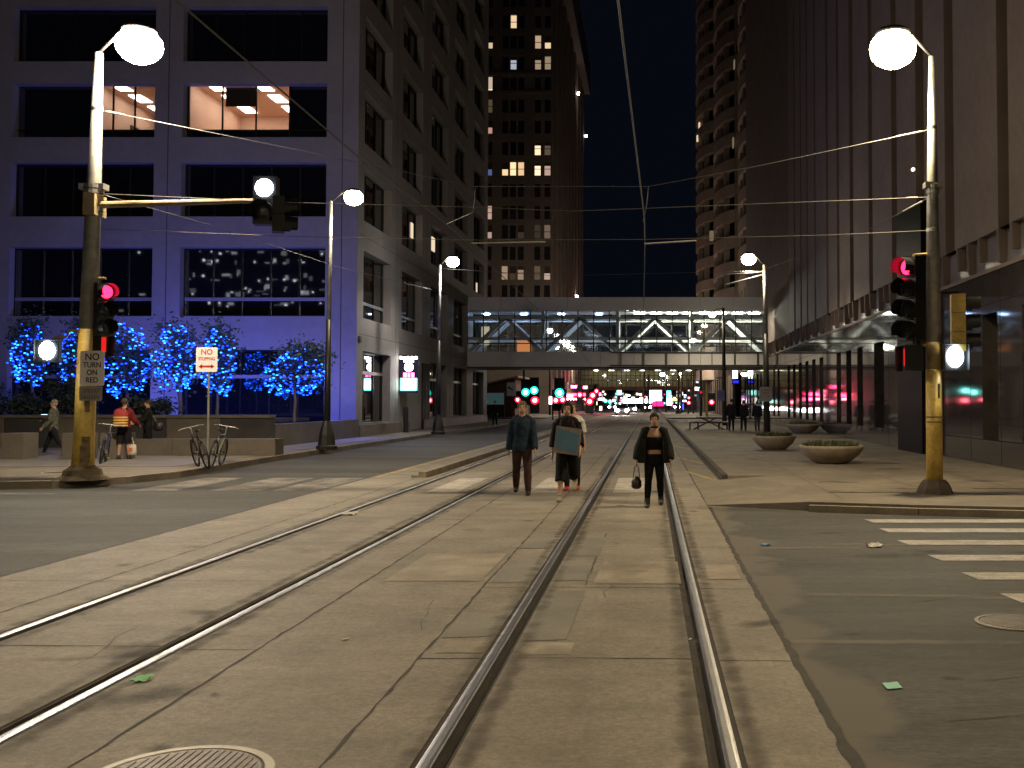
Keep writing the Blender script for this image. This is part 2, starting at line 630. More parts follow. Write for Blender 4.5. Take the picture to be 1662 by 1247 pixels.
seam([(SL - .01, 3), (SL - .01, 20.0)], .055)
seam([(-5.4, 3), (-5.4, 23.5)], .03)
seam([(-2.78, 3), (-2.78, 40)], .028)
seam([(-1.58, 3), (-1.58, 40)], .03)
seam([(-.62, 9.8), (-.58, 13.6)], .02)
for q_ in range(3):
    seam([(SR + .012 + .012 * q_, 3), (SR + .012, 11), (SR + .03, 17)], .055, .003 + .0002 * q_)
seam([(SR, 17), (SR - .08, 60)], .03)
for yy in (4.3, 7.25, 9.9, 12.6, 15.2, 17.9, 26.2, 29.0, 34):
    for a, b in strips[0:2]:
        seam([(a, yy + .12), (b, yy + .1)], .02)
    seam([(strips[2][0], yy), (-2.78, yy)], .022)
    seam([(-1.58, yy - .25), (strips[2][1], yy - .25)], .02)
    seam([(strips[3][0], yy - .22), (strips[3][1], yy - .26)], .02)
    seam([(strips[4][0], yy - .3), (strips[4][1], yy - .32)], .02)
struct(j, 'slab_joint', 'joint')
pt = MB()
for x0, x1, ya, yb in ((-.95, -.62, 7.5, 9.5), (-.95, -.64, 10.0, 11.3), (-.95, -.58, 11.6, 13.2), (-1.55, -1.16, 9.9, 11.4), (-1.56, -1.16, 12.2, 13.4), (-1.55, -1.17, 7.6, 8.5)):
    pt.quad((x0, ya, .004), (x1, ya + .05, .004), (x1 + .02, yb, .004), (x0, yb - .06, .004))
struct(pt, 'slab_patch', 'patch')
pt = MB()
for x0, x1, ya, yb in ((-1.5, -1.17, 7.15, 7.5), (-.93, -.55, 7.1, 7.45), (-.55, .3, 9.85, 11.2), (-2.6, -1.65, 10.0, 11.8), (.56, .9, 10.1, 11.0)):
    pt.quad((x0, ya, .0045), (x1, ya, .0045), (x1, yb, .0045), (x0 + .04, yb, .0045))
struct(pt, 'pale_slab_patch', 'pale_patch')

# markings
mk = MB()


def rect(mb, x0, x1, y0, y1, z=.005, skew=0):
    mb.quad((x0, y0, z), (x1, y0, z), (x1 + skew, y1, z), (x0 + skew, y1, z))


for x0, x1 in ((-4.36, -3.74), (-2.36, -1.76), (-.72, -.10)):
    rect(mk, x0, x1, 19.7, 23.5)
# crosswalk over the cross street, bars at the right
for yb, x0 in ((14.85, 3.0), (13.75, 2.97), (12.55, 2.93), (11.3, 2.98), (10.1, 3.0), (8.95, 3.0)):
    rect(mk, x0 + .25, 14, yb, yb + .42, 0, -.05)
struct(mk, 'crosswalk_marking', 'paint')
mk = MB()
for x0, x1 in ((-7.5, -6.6), (-8.75, -7.75), (-10.3, -9.4)):
    rect(mk, x0, x1, 20.2, 23.6, -.001)
rect(mk, -16, -11.4, 19.4, 19.62, -.001)
struct(mk, 'worn_crosswalk_marking', 'worn_paint')
mk = MB()


def line(a, b, wd, z=.006):
    a, b = Vector(a), Vector(b)
    n = Vector((-(b - a).y, (b - a).x)).normalized() * wd / 2
    mk.quad((a.x - n.x, a.y - n.y, z), (b.x - n.x, b.y - n.y, z), (b.x + n.x, b.y + n.y, z), (a.x + n.x, a.y + n.y, z))


line((-6.38, 23.6), (-6.1, 70), .12)
for yy in (26, 31, 37, 45):
    line((-6.25, yy + .8), (-5.35, yy), .11)
line((-4.75, 26.3), (-3.5, 26.1), .1)
line((-3.25, 26.1), (-1.17, 26), .08)
line((-.95, 26), (.32, 26), .08)
for yy in (26, 32.3, 41):
    line((.85, yy), (1.50, yy - 3.4), .12)
struct(mk, 'yellow_lane_marking', 'yellow_paint')

# soft stains: quads with their own uv, dirt fades out at the rim
def stain_material(name, col, dens):
    m = bpy.data.materials.new(name)
    m.use_nodes = True
    nt = m.node_tree
    b = nt.nodes['Principled BSDF']
    b.inputs['Base Color'].default_value = (*col, 1)
    b.inputs['Roughness'].default_value = .8
    uv = nt.nodes.new('ShaderNodeTexCoord')
    mp = nt.nodes.new('ShaderNodeMapping')
    mp.inputs['Location'].default_value = (-1, -1, 0)
    mp.inputs['Scale'].default_value = (2, 2, 0)
    nt.links.new(uv.outputs['UV'], mp.inputs[0])
    ln = nt.nodes.new('ShaderNodeVectorMath')
    ln.operation = 'LENGTH'
    nt.links.new(mp.outputs[0], ln.inputs[0])
    n = nt.nodes.new('ShaderNodeTexNoise')
    n.inputs['Scale'].default_value = 5
    n.inputs['Detail'].default_value = 7
    nt.links.new(uv.outputs['Object'], n.inputs['Vector'])
    ad = nt.nodes.new('ShaderNodeMath')
    ad.operation = 'MULTIPLY_ADD'
    ad.inputs[1].default_value = 1.6
    nt.links.new(n.outputs['Fac'], ad.inputs[0])
    nt.links.new(ln.outputs['Value'], ad.inputs[2])
    r = nt.nodes.new('ShaderNodeMapRange')
    r.inputs['From Min'].default_value = .75
    r.inputs['From Max'].default_value = 1.65
    r.inputs['To Min'].default_value = dens
    r.inputs['To Max'].default_value = 0
    nt.links.new(ad.outputs[0], r.inputs[0])
    nt.links.new(r.outputs[0], b.inputs['Alpha'])
    return m


def stains(name, items, mat_, kind='structure'):
    me = bpy.data.meshes.new(name)
    vs, fs, uvs = [], [], []
    for (x, y, rx, ry, a, z) in items:
        k = len(vs)
        for u, v in ((-1, -1), (1, -1), (1, 1), (-1, 1)):
            px, py = u * rx, v * ry
            vs.append((x + px * math.cos(a) - py * math.sin(a), y + px * math.sin(a) + py * math.cos(a), z))
            uvs.append(((u + 1) / 2, (v + 1) / 2))
        fs.append((k, k + 1, k + 2, k + 3))
    me.from_pydata(vs, [], fs)
    ul = me.uv_layers.new()
    for i, q in enumerate(uvs):
        ul.data[i].uv = q
    me.materials.append(mat_)
    o = bpy.data.objects.new(name, me)
    COL.objects.link(o)
    tag(o, kind=kind)


rd = random.Random(21)
grime = stain_material('rail_grime', (.07, .057, .044), .38)
oil = stain_material('oil_stain', (.045, .04, .034), .5)
chalk = stain_material('pale_wear', (.30, .27, .22), .45)
it = []
zz = .0062
for hx, sd in heads:
    for side in (-1, 1):
        yy = 3.5
        while yy < 34:
            L = rd.uniform(.8, 2.2)
            cx = hx - sd * .075 + side * rd.uniform(.11, .17)
            it.append((cx, yy, rd.uniform(.07, .12), L * 1.5, 0, zz))
            zz += .000012
            yy += L * rd.uniform(1.0, 1.9)
stains('rail_grime', it, grime)
it = []
zz = .0075
for k in range(40):
    x, y = rd.uniform(-6.3, .9), 3.6 + 24 * rd.random() ** 1.5
    if any(abs(x - hx) < .22 for hx, sd in heads):
        continue
    r = rd.choice((.04, .06, .09, .16, .28))
    it.append((x, y, r, r * rd.uniform(.7, 2.2), rd.uniform(0, 3), zz))
    zz += .000012
for k in range(40):
    x, y = rd.uniform(1.3, 9), rd.uniform(4.5, 14.5)
    r = rd.choice((.03, .05, .1, .25))
    it.append((x, y, r * rd.uniform(1, 3), r, rd.uniform(-.2, .2), -.0015 + k * .00001))
for k in range(30):
    x, y = rd.uniform(2.2, 8.4), rd.uniform(17.5, 40)
    r = rd.choice((.04, .08, .14, .3))
    it.append((x, y, r * rd.uniform(1, 2.5), r, rd.uniform(-.3, .3), WZ + .006 + k * .00001))
stains('oil_stain', it, oil)
it = []
for k in range(12):
    x, y = rd.uniform(-6.2, .8), 3.6 + 22 * rd.random()
    if any(abs(x - hx) < .3 for hx, sd in heads):
        continue
    it.append((x, y, rd.uniform(.1, .5), rd.uniform(.15, .6), rd.uniform(0, 3), .0088 + k * .00001))
for k in range(16):
    it.append((rd.uniform(1.6, 7), rd.choice((7.4, 9.3, 11.0, 12.4)) + rd.gauss(0, .15), rd.uniform(.8, 2.2), rd.uniform(.05, .14), rd.uniform(-.05, .05), -.001 + k * .00001))
stains('pale_wear', it, chalk)
j = MB()
for k in range(16):
    x, y = rd.uniform(-6.2, .6), rd.uniform(4, 18)
    a = rd.uniform(0, PI)
    p_ = [(x, y)]
    for q in range(rd.randrange(3, 7)):
        a += rd.gauss(0, .45)
        p_.append((p_[-1][0] + math.cos(a) * .22, p_[-1][1] + math.sin(a) * .3))
    if any(abs(px - hx) < .17 for px, py in p_ for hx, sd in heads) or any(not (-6.4 < px < .9) for px, py in p_):
        continue
    seam(p_, .009, .0034)
for k in range(14):
    x, y = rd.uniform(1.4, 8), rd.uniform(5, 14)
    a = rd.choice((0, .1, 1.5)) + rd.gauss(0, .2)
    p_ = [(x, y)]
    for q in range(rd.randrange(3, 9)):
        a += rd.gauss(0, .3)
        p_.append((p_[-1][0] + math.cos(a) * .3, p_[-1][1] + math.sin(a) * .25))
    if all(px > 1.1 for px, py in p_):
        seam(p_, .012, -.0026)
struct(j, 'pavement_crack', 'joint')

# raised kerb strip between the track and the left lane
kb = MB()
kb.box(-5.38, -5.2, 23.7, 83, -.02, .13)
kb.box(-5.55, -5.38, 23.7, 83, -.02, .05)
tag(kb.build('track_kerb', 'kerb', origin=(0, 0, 0)), kind='structure')


def arc(cx, cyy, r, a0, a1, n=10):
    return [(cx + r * math.cos(a0 + (a1 - a0) * i / n), cyy + r * math.sin(a0 + (a1 - a0) * i / n)) for i in range(n + 1)]


# right sidewalk with the rounded corner
rk = [(40, 15.0), (40, 24)] + [(8.95, 24), (8.95, 98.0), (1.72, 98.0), (1.72, 22.4), (2.6, 22.4), (2.6, 16.5), (4.2, 16.0), (6.5, 15.5), (10, 15.2)]
inner = [(x, y) for x, y in rk]
s = MB()
s.prism(list(reversed(inner)) if False else inner, -.02, WZ)
struct(s, 'right_sidewalk', 'walk')


def kerb(name, pts, wd, z0, z1):
    k = MB()
    n = len(pts)
    for i in range(n - 1):
        a, b = Vector(pts[i]), Vector(pts[i + 1])
        d = (b - a).normalized()
        nr = Vector((-d.y, d.x)) * wd
        k.add([(a.x, a.y, z0), (b.x, b.y, z0), (b.x + nr.x, b.y + nr.y, z0), (a.x + nr.x, a.y + nr.y, z0),
               (a.x, a.y, z1), (b.x, b.y, z1), (b.x + nr.x, b.y + nr.y, z1), (a.x + nr.x, a.y + nr.y, z1)],
              [(0, 3, 2, 1), (4, 5, 6, 7), (0, 1, 5, 4), (1, 2, 6, 5), (2, 3, 7, 6), (3, 0, 4, 7)])
    struct(k, name, 'kerb')


rp_ = MB()
rp_.add([(.975, 17.35, -.03), (2.599, 16.5, -.03), (2.599, 22.4, -.03), (.975, 22.4, -.03), (.975, 17.35, .002), (2.599, 16.5, WZ), (2.599, 22.4, WZ), (.975, 22.4, .002)],
        [(0, 3, 2, 1), (4, 5, 6, 7), (0, 1, 5, 4), (1, 2, 6, 5), (2, 3, 7, 6), (3, 0, 4, 7)])
rp_.box(.975, 1.599, 22.401, 98, -.03, .0015)
struct(rp_, 'kerb_ramp', 'walk')
kerb('corner_kerb', [(2.58, 16.46), (4.2, 15.96), (6.5, 15.46), (10, 15.16), (40, 14.95)], -.14, -.02, .10)
kk = MB()
kk.box(1.60, 1.718, 22.6, 98, -.02, .146)
struct(kk, 'platform_kerb', M('soiled_kerb', (.06, .05, .04), .85, noise=((1.2, .45), (14, .3))))
j = MB()
for yy in [18.5 + 1.9 * i for i in range(36)]:
    seam([(1.75, yy), (8.9, yy)], .018, WZ + .004)
for xx in (3.2, 5.0, 6.8):
    seam([(xx, 17), (xx, 90)], .018, WZ + .0044)
struct(j, 'sidewalk_joint', 'joint')
j = MB()
for x0, x1, yy in ((3.4, 4.2, 20.6), (6.0, 7.6, 19.0), (5.2, 6.6, 26.8), (3.2, 4.6, 18.2), (6.6, 7.4, 23.5)):
    seam([(x0, yy), (x1, yy - .1)], .16, WZ + .0052)
struct(j, 'sidewalk_stain', 'joint')

# left sidewalk, plaza
lk = [(-120, 20.5), (-14, 20.45), (-12.2, 20.8), (-11.3, 21.9), (-10.95, 23.6), (-11.2, 30), (-11.2, 86), (-13.5, 86), (-13.5, 47.6), (-120, 47.6)]
s = MB()
s.prism(lk, -.02, WZ)
struct(s, 'left_sidewalk', 'walk')
kerb('left_corner_kerb', [(-120, 20.42), (-14, 20.38), (-12.15, 20.73), (-11.23, 21.87), (-10.88, 23.6), (-11.13, 30), (-11.13, 86)], .16, -.02, .15)
pz = MB()
pz.box(-120, -11.9, 25.5, 47.3, .142, .15)
struct(pz, 'plaza_paving', 'plaza')
j = MB()
for yy in [23.5 + 2.3 * i for i in range(24)]:
    seam([(-13.3, yy), (-11.3, yy)], .018, WZ + .004)
struct(j, 'left_sidewalk_joint', 'joint')
# far blocks: walks beyond the next cross street
s = MB()
s.prism([(-80, 106), (-12, 106), (-11, 107), (-11, 300), (-80, 300)], -.02, WZ)
s.prism([(80, 106), (80, 300), (1.8, 300), (1.8, 107), (2.4, 106)], -.02, WZ)
struct(s, 'far_sidewalk', 'walk')
s = MB()
rect(s, 1.8, 16, 87.5, 88.2, .002)
rect(s, -5.3, 1.6, 88, 88.4, .002)
rect(s, -5.3, 1.6, 104, 104.4, .002)
struct(s, 'far_crosswalk_marking', 'paint')


def manhole(c, r, label, ring=True, name='manhole_cover'):
    t = thing(name, label, 'manhole cover', (c[0], c[1], 0))
    m = MB()
    m.lathe([(r * .86, -.004), (r * .86, .006), (r * .84, .008), (0.001, .008)], c, 40, cap=False)
    for k in range(-9, 10):
        xx = k * r * .085
        hh = math.sqrt(max(0, (r * .8) ** 2 - xx * xx))
        m.box(c[0] + xx - .006, c[0] + xx + .006, c[1] - hh, c[1] + hh, c[2] + .0085, c[2] + .012)
    m.build('lid', 'iron', t)
    m = MB()
    m.lathe([(r * .88, -.004), (r * .88, .009), (r * .98, .009), (r, .004), (r, -.004)], c, 48, cap=False)
    m.build('rim', M('worn_rim', (.40, .36, .28), .5, noise=((9, .2),)) if ring else 'iron', t)


manhole((-2.20, 4.80, .001), .43, 'large round manhole cover with a pale rim in the track bed')
manhole((2.90, 8.15, -.004), .31, 'small dark manhole cover in the asphalt beside the crosswalk', False)
manhole((G(95, 768, WZ).x, G(95, 768, WZ).y, WZ + .004), .36, 'round cover in the sidewalk beside the yellow pole base', True)

# litter
for px, py, wdt, col, lab, z in ((229, 1106, .075, (.30, .62, .36), 'crumpled green paper scrap beside the rail near the manhole', .004),
                              (1449, 1114, .085, (.30, .62, .48), 'flat mint green paper square lying on the dark asphalt', -.004),
                              (1419, 887, .14, (.6, .58, .54), 'small white paper scrap on asphalt by the crosswalk bars', -.004),
                              (1243, 885, .09, (.12, .28, .5), 'small blue scrap on the asphalt near the slab edge', -.004),
                              (568, 836, .15, (.6, .56, .5), 'crumpled white tissue beside the far left rail', .002),
                              (1120, 1040, .02, (.6, .56, .5), 'tiny pale scrap on the concrete between the rails', .002),
                              (559, 1040, .03, (.6, .56, .5), 'tiny white fleck on the slab joint', .002)):
    p = G(px, py, 0)
    m = MB()
    n = 6
    vs = []
    for jj in range(n):
        for ii in range(n):
            vs.append((p.x + (ii / (n - 1) - .5) * wdt * 1.2, p.y + (jj / (n - 1) - .5) * wdt * 1.6 + ii * .006, z + .004 + random.random() * wdt * (.05 if 'flat' in lab else .28)))
    fs = [(a * n + b, a * n + b + 1, a * n + n + b + 1, a * n + n + b) for a in range(n - 1) for b in range(n - 1)]
    m.add(vs, fs)
    o = m.build('paper_scrap', M('scrap_paper', col, .8))
    tag(o, lab, 'litter', 'litter on the street')


# ------------------------------------------------------------------ facade grid helper
def facade(mb, o, u, d, us, zs, opens, depth, mi=0, mi_rev=None):
    """outer skin of a wall in the plane through o along u (unit) with inward normal d; opens = set of (iu, iz) cells left open with reveals"""
    o, u, d = Vector(o), Vector(u), Vector(d)
    mi_rev = mi if mi_rev is None else mi_rev

    def pt(a, z, k=0.0):
        q = o + u * a + d * k
        return (q.x, q.y, z)
    for i in range(len(us) - 1):
        for k in range(len(zs) - 1):
            a, b, z0, z1 = us[i], us[i + 1], zs[k], zs[k + 1]
            if (i, k) in opens:
                mb.quad(pt(a, z0), pt(b, z0), pt(b, z0, depth), pt(a, z0, depth), mi=mi_rev)
                mb.quad(pt(a, z1), pt(a, z1, depth), pt(b, z1, depth), pt(b, z1), mi=mi_rev)
                mb.quad(pt(a, z0), pt(a, z0, depth), pt(a, z1, depth), pt(a, z1), mi=mi_rev)
                mb.quad(pt(b, z0), pt(b, z1), pt(b, z1, depth), pt(b, z0, depth), mi=mi_rev)
            else:
                mb.quad(pt(a, z0), pt(b, z0), pt(b, z1), pt(a, z1), mi=mi)


def window(parent, o, u, d, a, b, z0, z1, depth, nm=3, transom=None, glass='darkglass', name='window', frame='winframe', tmat='transom'):
    """one window: glass with its frame and mullions, set DEPTH behind the wall face"""
    o, u, d = Vector(o), Vector(u), Vector(d)
    m = MB()
    e = .003

    def ob(a0, a1, za, zb, k0, k1, mi):
        c = o + u * (a0 + a1) / 2 + d * (k0 + k1) / 2
        m.obox((c.x, c.y, (za + zb) / 2), u * (a1 - a0) / 2, d * (k1 - k0) / 2, (0, 0, (zb - za) / 2), mi)
    ob(a + e, b - e, z0 + e, z1 - e, depth - .02, depth, 0)
    fw = .07
    ob(a + e, a + fw, z0 + e, z1 - e, depth - .09, depth - .021, 1)
    ob(b - fw, b - e, z0 + e, z1 - e, depth - .09, depth - .021, 1)
    ob(a + fw, b - fw, z0 + e, z0 + fw, depth - .09, depth - .021, 1)
    ob(a + fw, b - fw, z1 - fw, z1 - e, depth - .09, depth - .021, 1)
    for k in range(1, nm):
        x = a + (b - a) * k / nm
        ob(x - .03, x + .03, z0 + fw, z1 - fw, depth - .08, depth - .021, 1)
    if transom:
        ob(a + fw, b - fw, transom - .08, transom + .08, depth - .12, depth - .0805, 2)
    return m.build(name, [glass, frame, tmat], parent)


# ------------------------------------------------------------------ left office building
LX, LY = -13.7, 47.4
lb = thing('office_building', 'pale gridded office block, blue-lit on its plaza front', 'building', (LX - 10, LY, 0))
rows = [(.75, 4.2), (5.77, 9.0), (10.45, 13.0), (14.2, 16.75), (17.8, 20.4)]
z = 21.55
while z < 47:
    rows.append((z, z + 2.3))
    z += 3.6
zs = [.15]
for a, b in rows:
    zs += [a, b]
zs.append(50.0)
# front face, u runs to the left (-X)
bays = [(1.5, 8.3), (9.6, 16.3), (17.7, 24.5), (25.8, 32.6)]
us = [0]
for a, b in bays:
    us += [a, b]
us.append(36)
wall = MB()
opens = {(2 * i + 1, 2 * k + 1) for i in range(4) for k in range(len(rows))}
facade(wall, (LX, LY, 0), (-1, 0, 0), (0, 1, 0), us, zs, opens, .5)
# side face along the street
sbays = [(1.05, 6.2), (8.5, 13.5), (15.9, 21.1), (23.4, 28.6), (31.2, 36.2)]
us2 = [0]
for a, b in sbays:
    us2 += [a, b]
us2.append(38)
opens2 = {(2 * i + 1, 2 * k + 1) for i in range(5) for k in range(len(rows)) if not (k == 0 and i == 1)}
facade(wall, (LX, LY, 0), (0, 1, 0), (-1, 0, 0), us2, zs, opens2, .5)
wall.box(LX - 36, LX - .001, LY + .001, LY + 37.999, 49.9, 50.05)
wall.box(LX - 36, LX - .7, LY + 37.6, LY + 38, .15, 49.9)
lit_front = {(0, 3), (1, 3)}
wall_o = wall.build('wall', 'facade', lb)
for i, (a, b) in enumerate(bays):
    for k, (z0, z1) in enumerate(rows):
        if (i, k) in lit_front:
            continue
        window(lb, (LX, LY, 0), (-1, 0, 0), (0, 1, 0), a, b, z0, z1, .5, 5, transom=(2.95 if k == 0 else 6.6 if k == 1 else None))
for i, (a, b) in enumerate(sbays):
    for k, (z0, z1) in enumerate(rows):
        if k == 0 and i == 1:
            continue
        window(lb, (LX, LY, 0), (0, 1, 0), (-1, 0, 0), a, b, z0, z1, .5, 3, transom=(3.2 if k == 0 else 6.6 if k == 1 else None))
# seams in the cladding
sm = MB()
for xx in (LX - .75, LX - 8.95, LX - 17.0):
    sm.box(xx - .02, xx + .02, LY - .004, LY + .01, .6, 49)
for yy in (LY + 7.3, LY + 14.7, LY + 22.2):
    sm.box(LX - .01, LX + .004, yy - .02, yy + .02, .6, 49)
for zz in (4.98, 9.7, 13.5, 17.15):
    sm.box(LX - .01, LX + .004, LY + .4, LY + 37, zz - .012, zz + .012)
sm.build('cladding_seam', 'seam', lb)
# plinth
pl = MB()
pl.box(LX - 1.6, LX + .32, LY - .35, LY + 9.4, .15, .68)
pl.box(LX + .001, LX + .22, LY + 14, LY + 37, .15, .7)
pl.build('plinth', 'plinth', lb)
# the two lit office rooms on the front
for i in (0, 1):
    a, b = bays[i]
    z0, z1 = rows[3]
    x1, x0 = LX - a, LX - b
    rm = MB()
    if i == 0:
        xa, xb = x0 + .12, x0 + 4.9
    else:
        xa, xb = x1 - 3.2, x1 - .12
    yb = LY + 6.5
    zt = z1 + .25
    rm.quad((xa, yb, z0), (xb, yb, z0), (xb, yb, zt), (xa, yb, zt))
    rm.quad((xa, LY + .55, z0 + .02), (xb, LY + .55, z0 + .02), (xb, yb, z0 + .02), (xa, yb, z0 + .02))
    rm.quad((xa, LY + .55, zt), (xa, yb, zt), (xb, yb, zt), (xb, LY + .55, zt))
    rm.quad((xa, LY + .55, z0), (xa, yb, z0), (xa, yb, zt), (xa, LY + .55, zt))
    rm.quad((xb, LY + .55, z0), (xb, LY + .55, zt), (xb, yb, zt), (xb, yb, z0))
    room = rm.build('office_room', 'roomwall', lb)
    ol = MB()
    for kx in range(2):
        for ky in range(3):
            cx = xa + .9 + kx * 2.3
            cyy = LY + 1.3 + ky * 1.9
            if cx + .5 < xb:
                ol.box(cx - .3, cx + .3, cyy - .6, cyy + .6, zt - .04, zt - .01)
    ol.build('ceiling_panel', 'officelight', room)
    if i == 1:
        fu = MB()
        fu.box(xa + .5, xa + .6, LY + 3, LY + 6, z0 + .03, z0 + 1.4)
        fu.box(xa + 1.3, xa + 1.9, LY + 5, LY + 5.6, z0 + .03, z0 + 1.3)
        fu.build('partition', 'blind', room)
    m = MB()
    # clear glass over the lit part, dark over the rest
    yg = LY + .48
    m.box(xa, xb, yg, yg + .02, z0 + .45, z1 - .01, 0)
    if i == 0:
        m.box(xb + .01, x1 - .01, yg, yg + .02, z0 + .01, z1 - .01, 1)
        m.box(xa - .11, xa - .01, yg, yg + .02, z0 + .01, z1 - .01, 1)
    else:
        m.box(x0 + .01, xa - .01, yg, yg + .02, z0 + .01, z1 - .01, 1)
        m.box(xb + .01, x1 - .01, yg, yg + .02, z0 + .01, z1 - .01, 1)
    m.box(xa, xb, yg, yg + .02, z0 + .01, z0 + .44, 1)
    for k in range(5):
        xx = xa + (xb - xa) * k / 3.0
        if xx <= xb + .01:
            m.box(xx - .035, xx + .035, yg - .07, yg - .001, z0 + .01, z1 - .01, 2)
    m.box(x0 + .01, x1 - .01, yg - .075, yg - .071, z0 + .40, z0 + .47, 2)
    if i == 0:
        m.box(xa + 1.7, xa + 3.2, yg + .03, yg + .05, z1 - .95, z1 - .02, 3)
    m.build('window', ['roomglass', 'darkglass', 'winframe', 'blind'], lb)
# door recess and small items on the street side
m = MB()
m.box(LX + .002, LX + .05, LY + 13.6, LY + 15.6, .16, 4.1, 0)
m.box(LX + .051, LX + .07, LY + 14.55, LY + 14.62, .16, 3.0, 1)
m.build('door', ['slot', 'winframe'], lb)
m = MB()
m.box(LX + .003, LX + .06, LY + .25, LY + .6, 4.55, 4.85)
m.build('wall_plate', 'winframe', lb)
# small office lights seen in the side windows
for yy, zz, ww in ((LY + 12.5, 10.2 + 2.2, .5), (LY + 18.2, 10.2 + 2.3, .9), (LY + 35.3, 11.5, .25)):
    m = MB()
    m.box(LX - .47, LX - .43, yy, yy + ww, zz - .9, zz)
    m.build('lit_window_corner', EM('side_window_light', (1, .8, .55), .9), lb)

# lit blade sign and its pale wall
bs = thing('blade_sign', 'tall lit sign panel with white disc and green screen on the office wall', 'sign', (LX + .5, LY + 8.0, 2.2))
m = MB()
xa, xb, ys = LX + .03, LX + 1.06, LY + 8.0
m.box(xa, xb, ys, ys + .22, 2.25, 4.32)
m.build('sign_box', M('sign_box_navy', (.012, .014, .05), .4), bs)
m = MB()
ww = (xb - xa) / 14
for k in range(14):
    hgt = random.choice((.10, .13, .13, .15))
    m.box(xa + .03 + k * ww * .94, xa + .03 + k * ww * .94 + ww * .75, ys - .012, ys - .001, 4.10, 4.10 + hgt)
m.box(xa + .25, xb - .25, ys - .012, ys - .001, 3.93, 4.07)
m.build('lit_bar', EM('sign_white', (1, 1, .93), 14, True), bs)
m = MB()
m.tube([(xa + .52, ys - .014, 3.66), (xa + .52, ys - .001, 3.66)], .24, 28)
m.build('lit_disc', EM('sign_white_disc', (.95, 1, .95), 14, True), bs)
m = MB()
m.box(xa + .22, xa + .42, ys - .012, ys - .001, 3.12, 3.36)
m.box(xa + .46, xa + .60, ys - .012, ys - .001, 3.12, 3.36)
m.box(xa + .66, xa + .82, ys - .012, ys - .001, 3.12, 3.36)
m.build('lit_figure', EM('sign_pink', (1, .12, .32), 9, True), bs)
m = MB()
m.box(xa + .06, xb - .06, ys - .012, ys - .001, 2.38, 3.06)
m.build('screen_border', EM('sign_green', (.08, .95, .75), 7, True), bs)
m = MB()
m.box(xa + .13, xb - .13, ys - .022, ys - .013, 2.43, 3.01)
m.build('screen', EM('sign_screen', (.9, 1, .94), 13, True), bs)

# pay station
p = G(648, 702, WZ)
t = thing('pay_station', 'slim black pay station standing on the sidewalk under the lit sign', 'pay station', (p.x + .35, p.y, WZ))
m = MB()
m.ell([(p.x + .35, p.y, WZ, .17, .13), (p.x + .35, p.y, WZ + .06, .17, .13), (p.x + .35, p.y, WZ + .07, .13, .1), (p.x + .35, p.y, WZ + 1.25, .13, .1), (p.x + .35, p.y, WZ + 1.36, .11, .08)], 16)
m.build('cabinet', 'black', t)
m = MB()
m.box(p.x + .27, p.x + .43, p.y - .115, p.y - .1, WZ + .95, WZ + 1.18)
m.build('panel', 'lens_dark', t)

# ------------------------------------------------------------------ plaza: blocks, walls, shrubs
for px, lab in ((19, 'square stone block at the far left edge of the plaza'), (118, 'stone block half hidden by the yellow pole'), (180, 'stone block behind the backpack wearer')):
    p = G(px, 746, WZ)
    m = MB()
    m.box(p.x - .33, p.x + .33, p.y, p.y + .7, WZ, WZ + .74)
    o = m.build('stone_block', 'block')
    b = o.modifiers.new('bevel', 'BEVEL')
    b.width = .02
    b.segments = 2
    tag(o, lab, 'stone block', 'stone blocks along the plaza edge')
p0 = G(250, 737, WZ)
m = MB()
for k in range(5):
    xa = -13.9 + 0 * k
for k in range(3):
    m.box(-15.9 + k * 1.55, -14.36 + k * 1.55, 30.6, 31.3, WZ, WZ + .5, 0)
o = m.build('bench_wall', ['block'])
tag(o, 'low pale stone bench wall behind the parked bicycles', 'low wall')
m = MB()
k = 0
xx = -36.0
while xx < -13.6:
    x2 = min(xx + 1.9, -13.4)
    m.box(xx, x2 - .02, 35.8, 36.4, WZ, 1.2, k % 2)
    xx += 1.9
    k += 1
m.box(-36, -13.4, 35.74, 36.46, 1.2, 1.3, 0)
m.box(-13.9, -13.42, 36.5, 46.9, WZ, .95, 0)
o = m.build('planter_wall', ['block', 'block_dark'])
tag(o, 'long raised planter wall of alternating stone panels under the trees', 'planter wall')
m = MB()
m.box(-36, -14.0, 36.5, 41.8, 1.0, 1.12)
tag(m.build('planter_soil', 'soil', origin=(0, 0, 0)), kind='structure')


def leaf_cloud(mb, c, r, n, size, seed, shell=.55, clumps=None):
    rd = random.Random(seed)
    cl = clumps or [Vector((rd.uniform(-.7, .7) * r[0], rd.uniform(-.7, .7) * r[1], rd.uniform(-.75, .75) * r[2])) for _ in range(14)]
    for _ in range(n):
        q = rd.choice(cl)
        p = Vector(c) + q + Vector((rd.gauss(0, .28) * r[0], rd.gauss(0, .28) * r[1], rd.gauss(0, .24) * r[2]))
        a = Vector((rd.uniform(-1, 1), rd.uniform(-1, 1), rd.uniform(-.6, .6))).normalized()
        b = a.cross(Vector((rd.uniform(-1, 1), rd.uniform(-1, 1), rd.uniform(-1, 1)))).normalized()
        sz = size * rd.uniform(.6, 1.3)
        mb.add([p - a * sz, p - b * sz * .5, p + a * sz, p + b * sz * .5], [(0, 1, 2, 3)])
    return cl


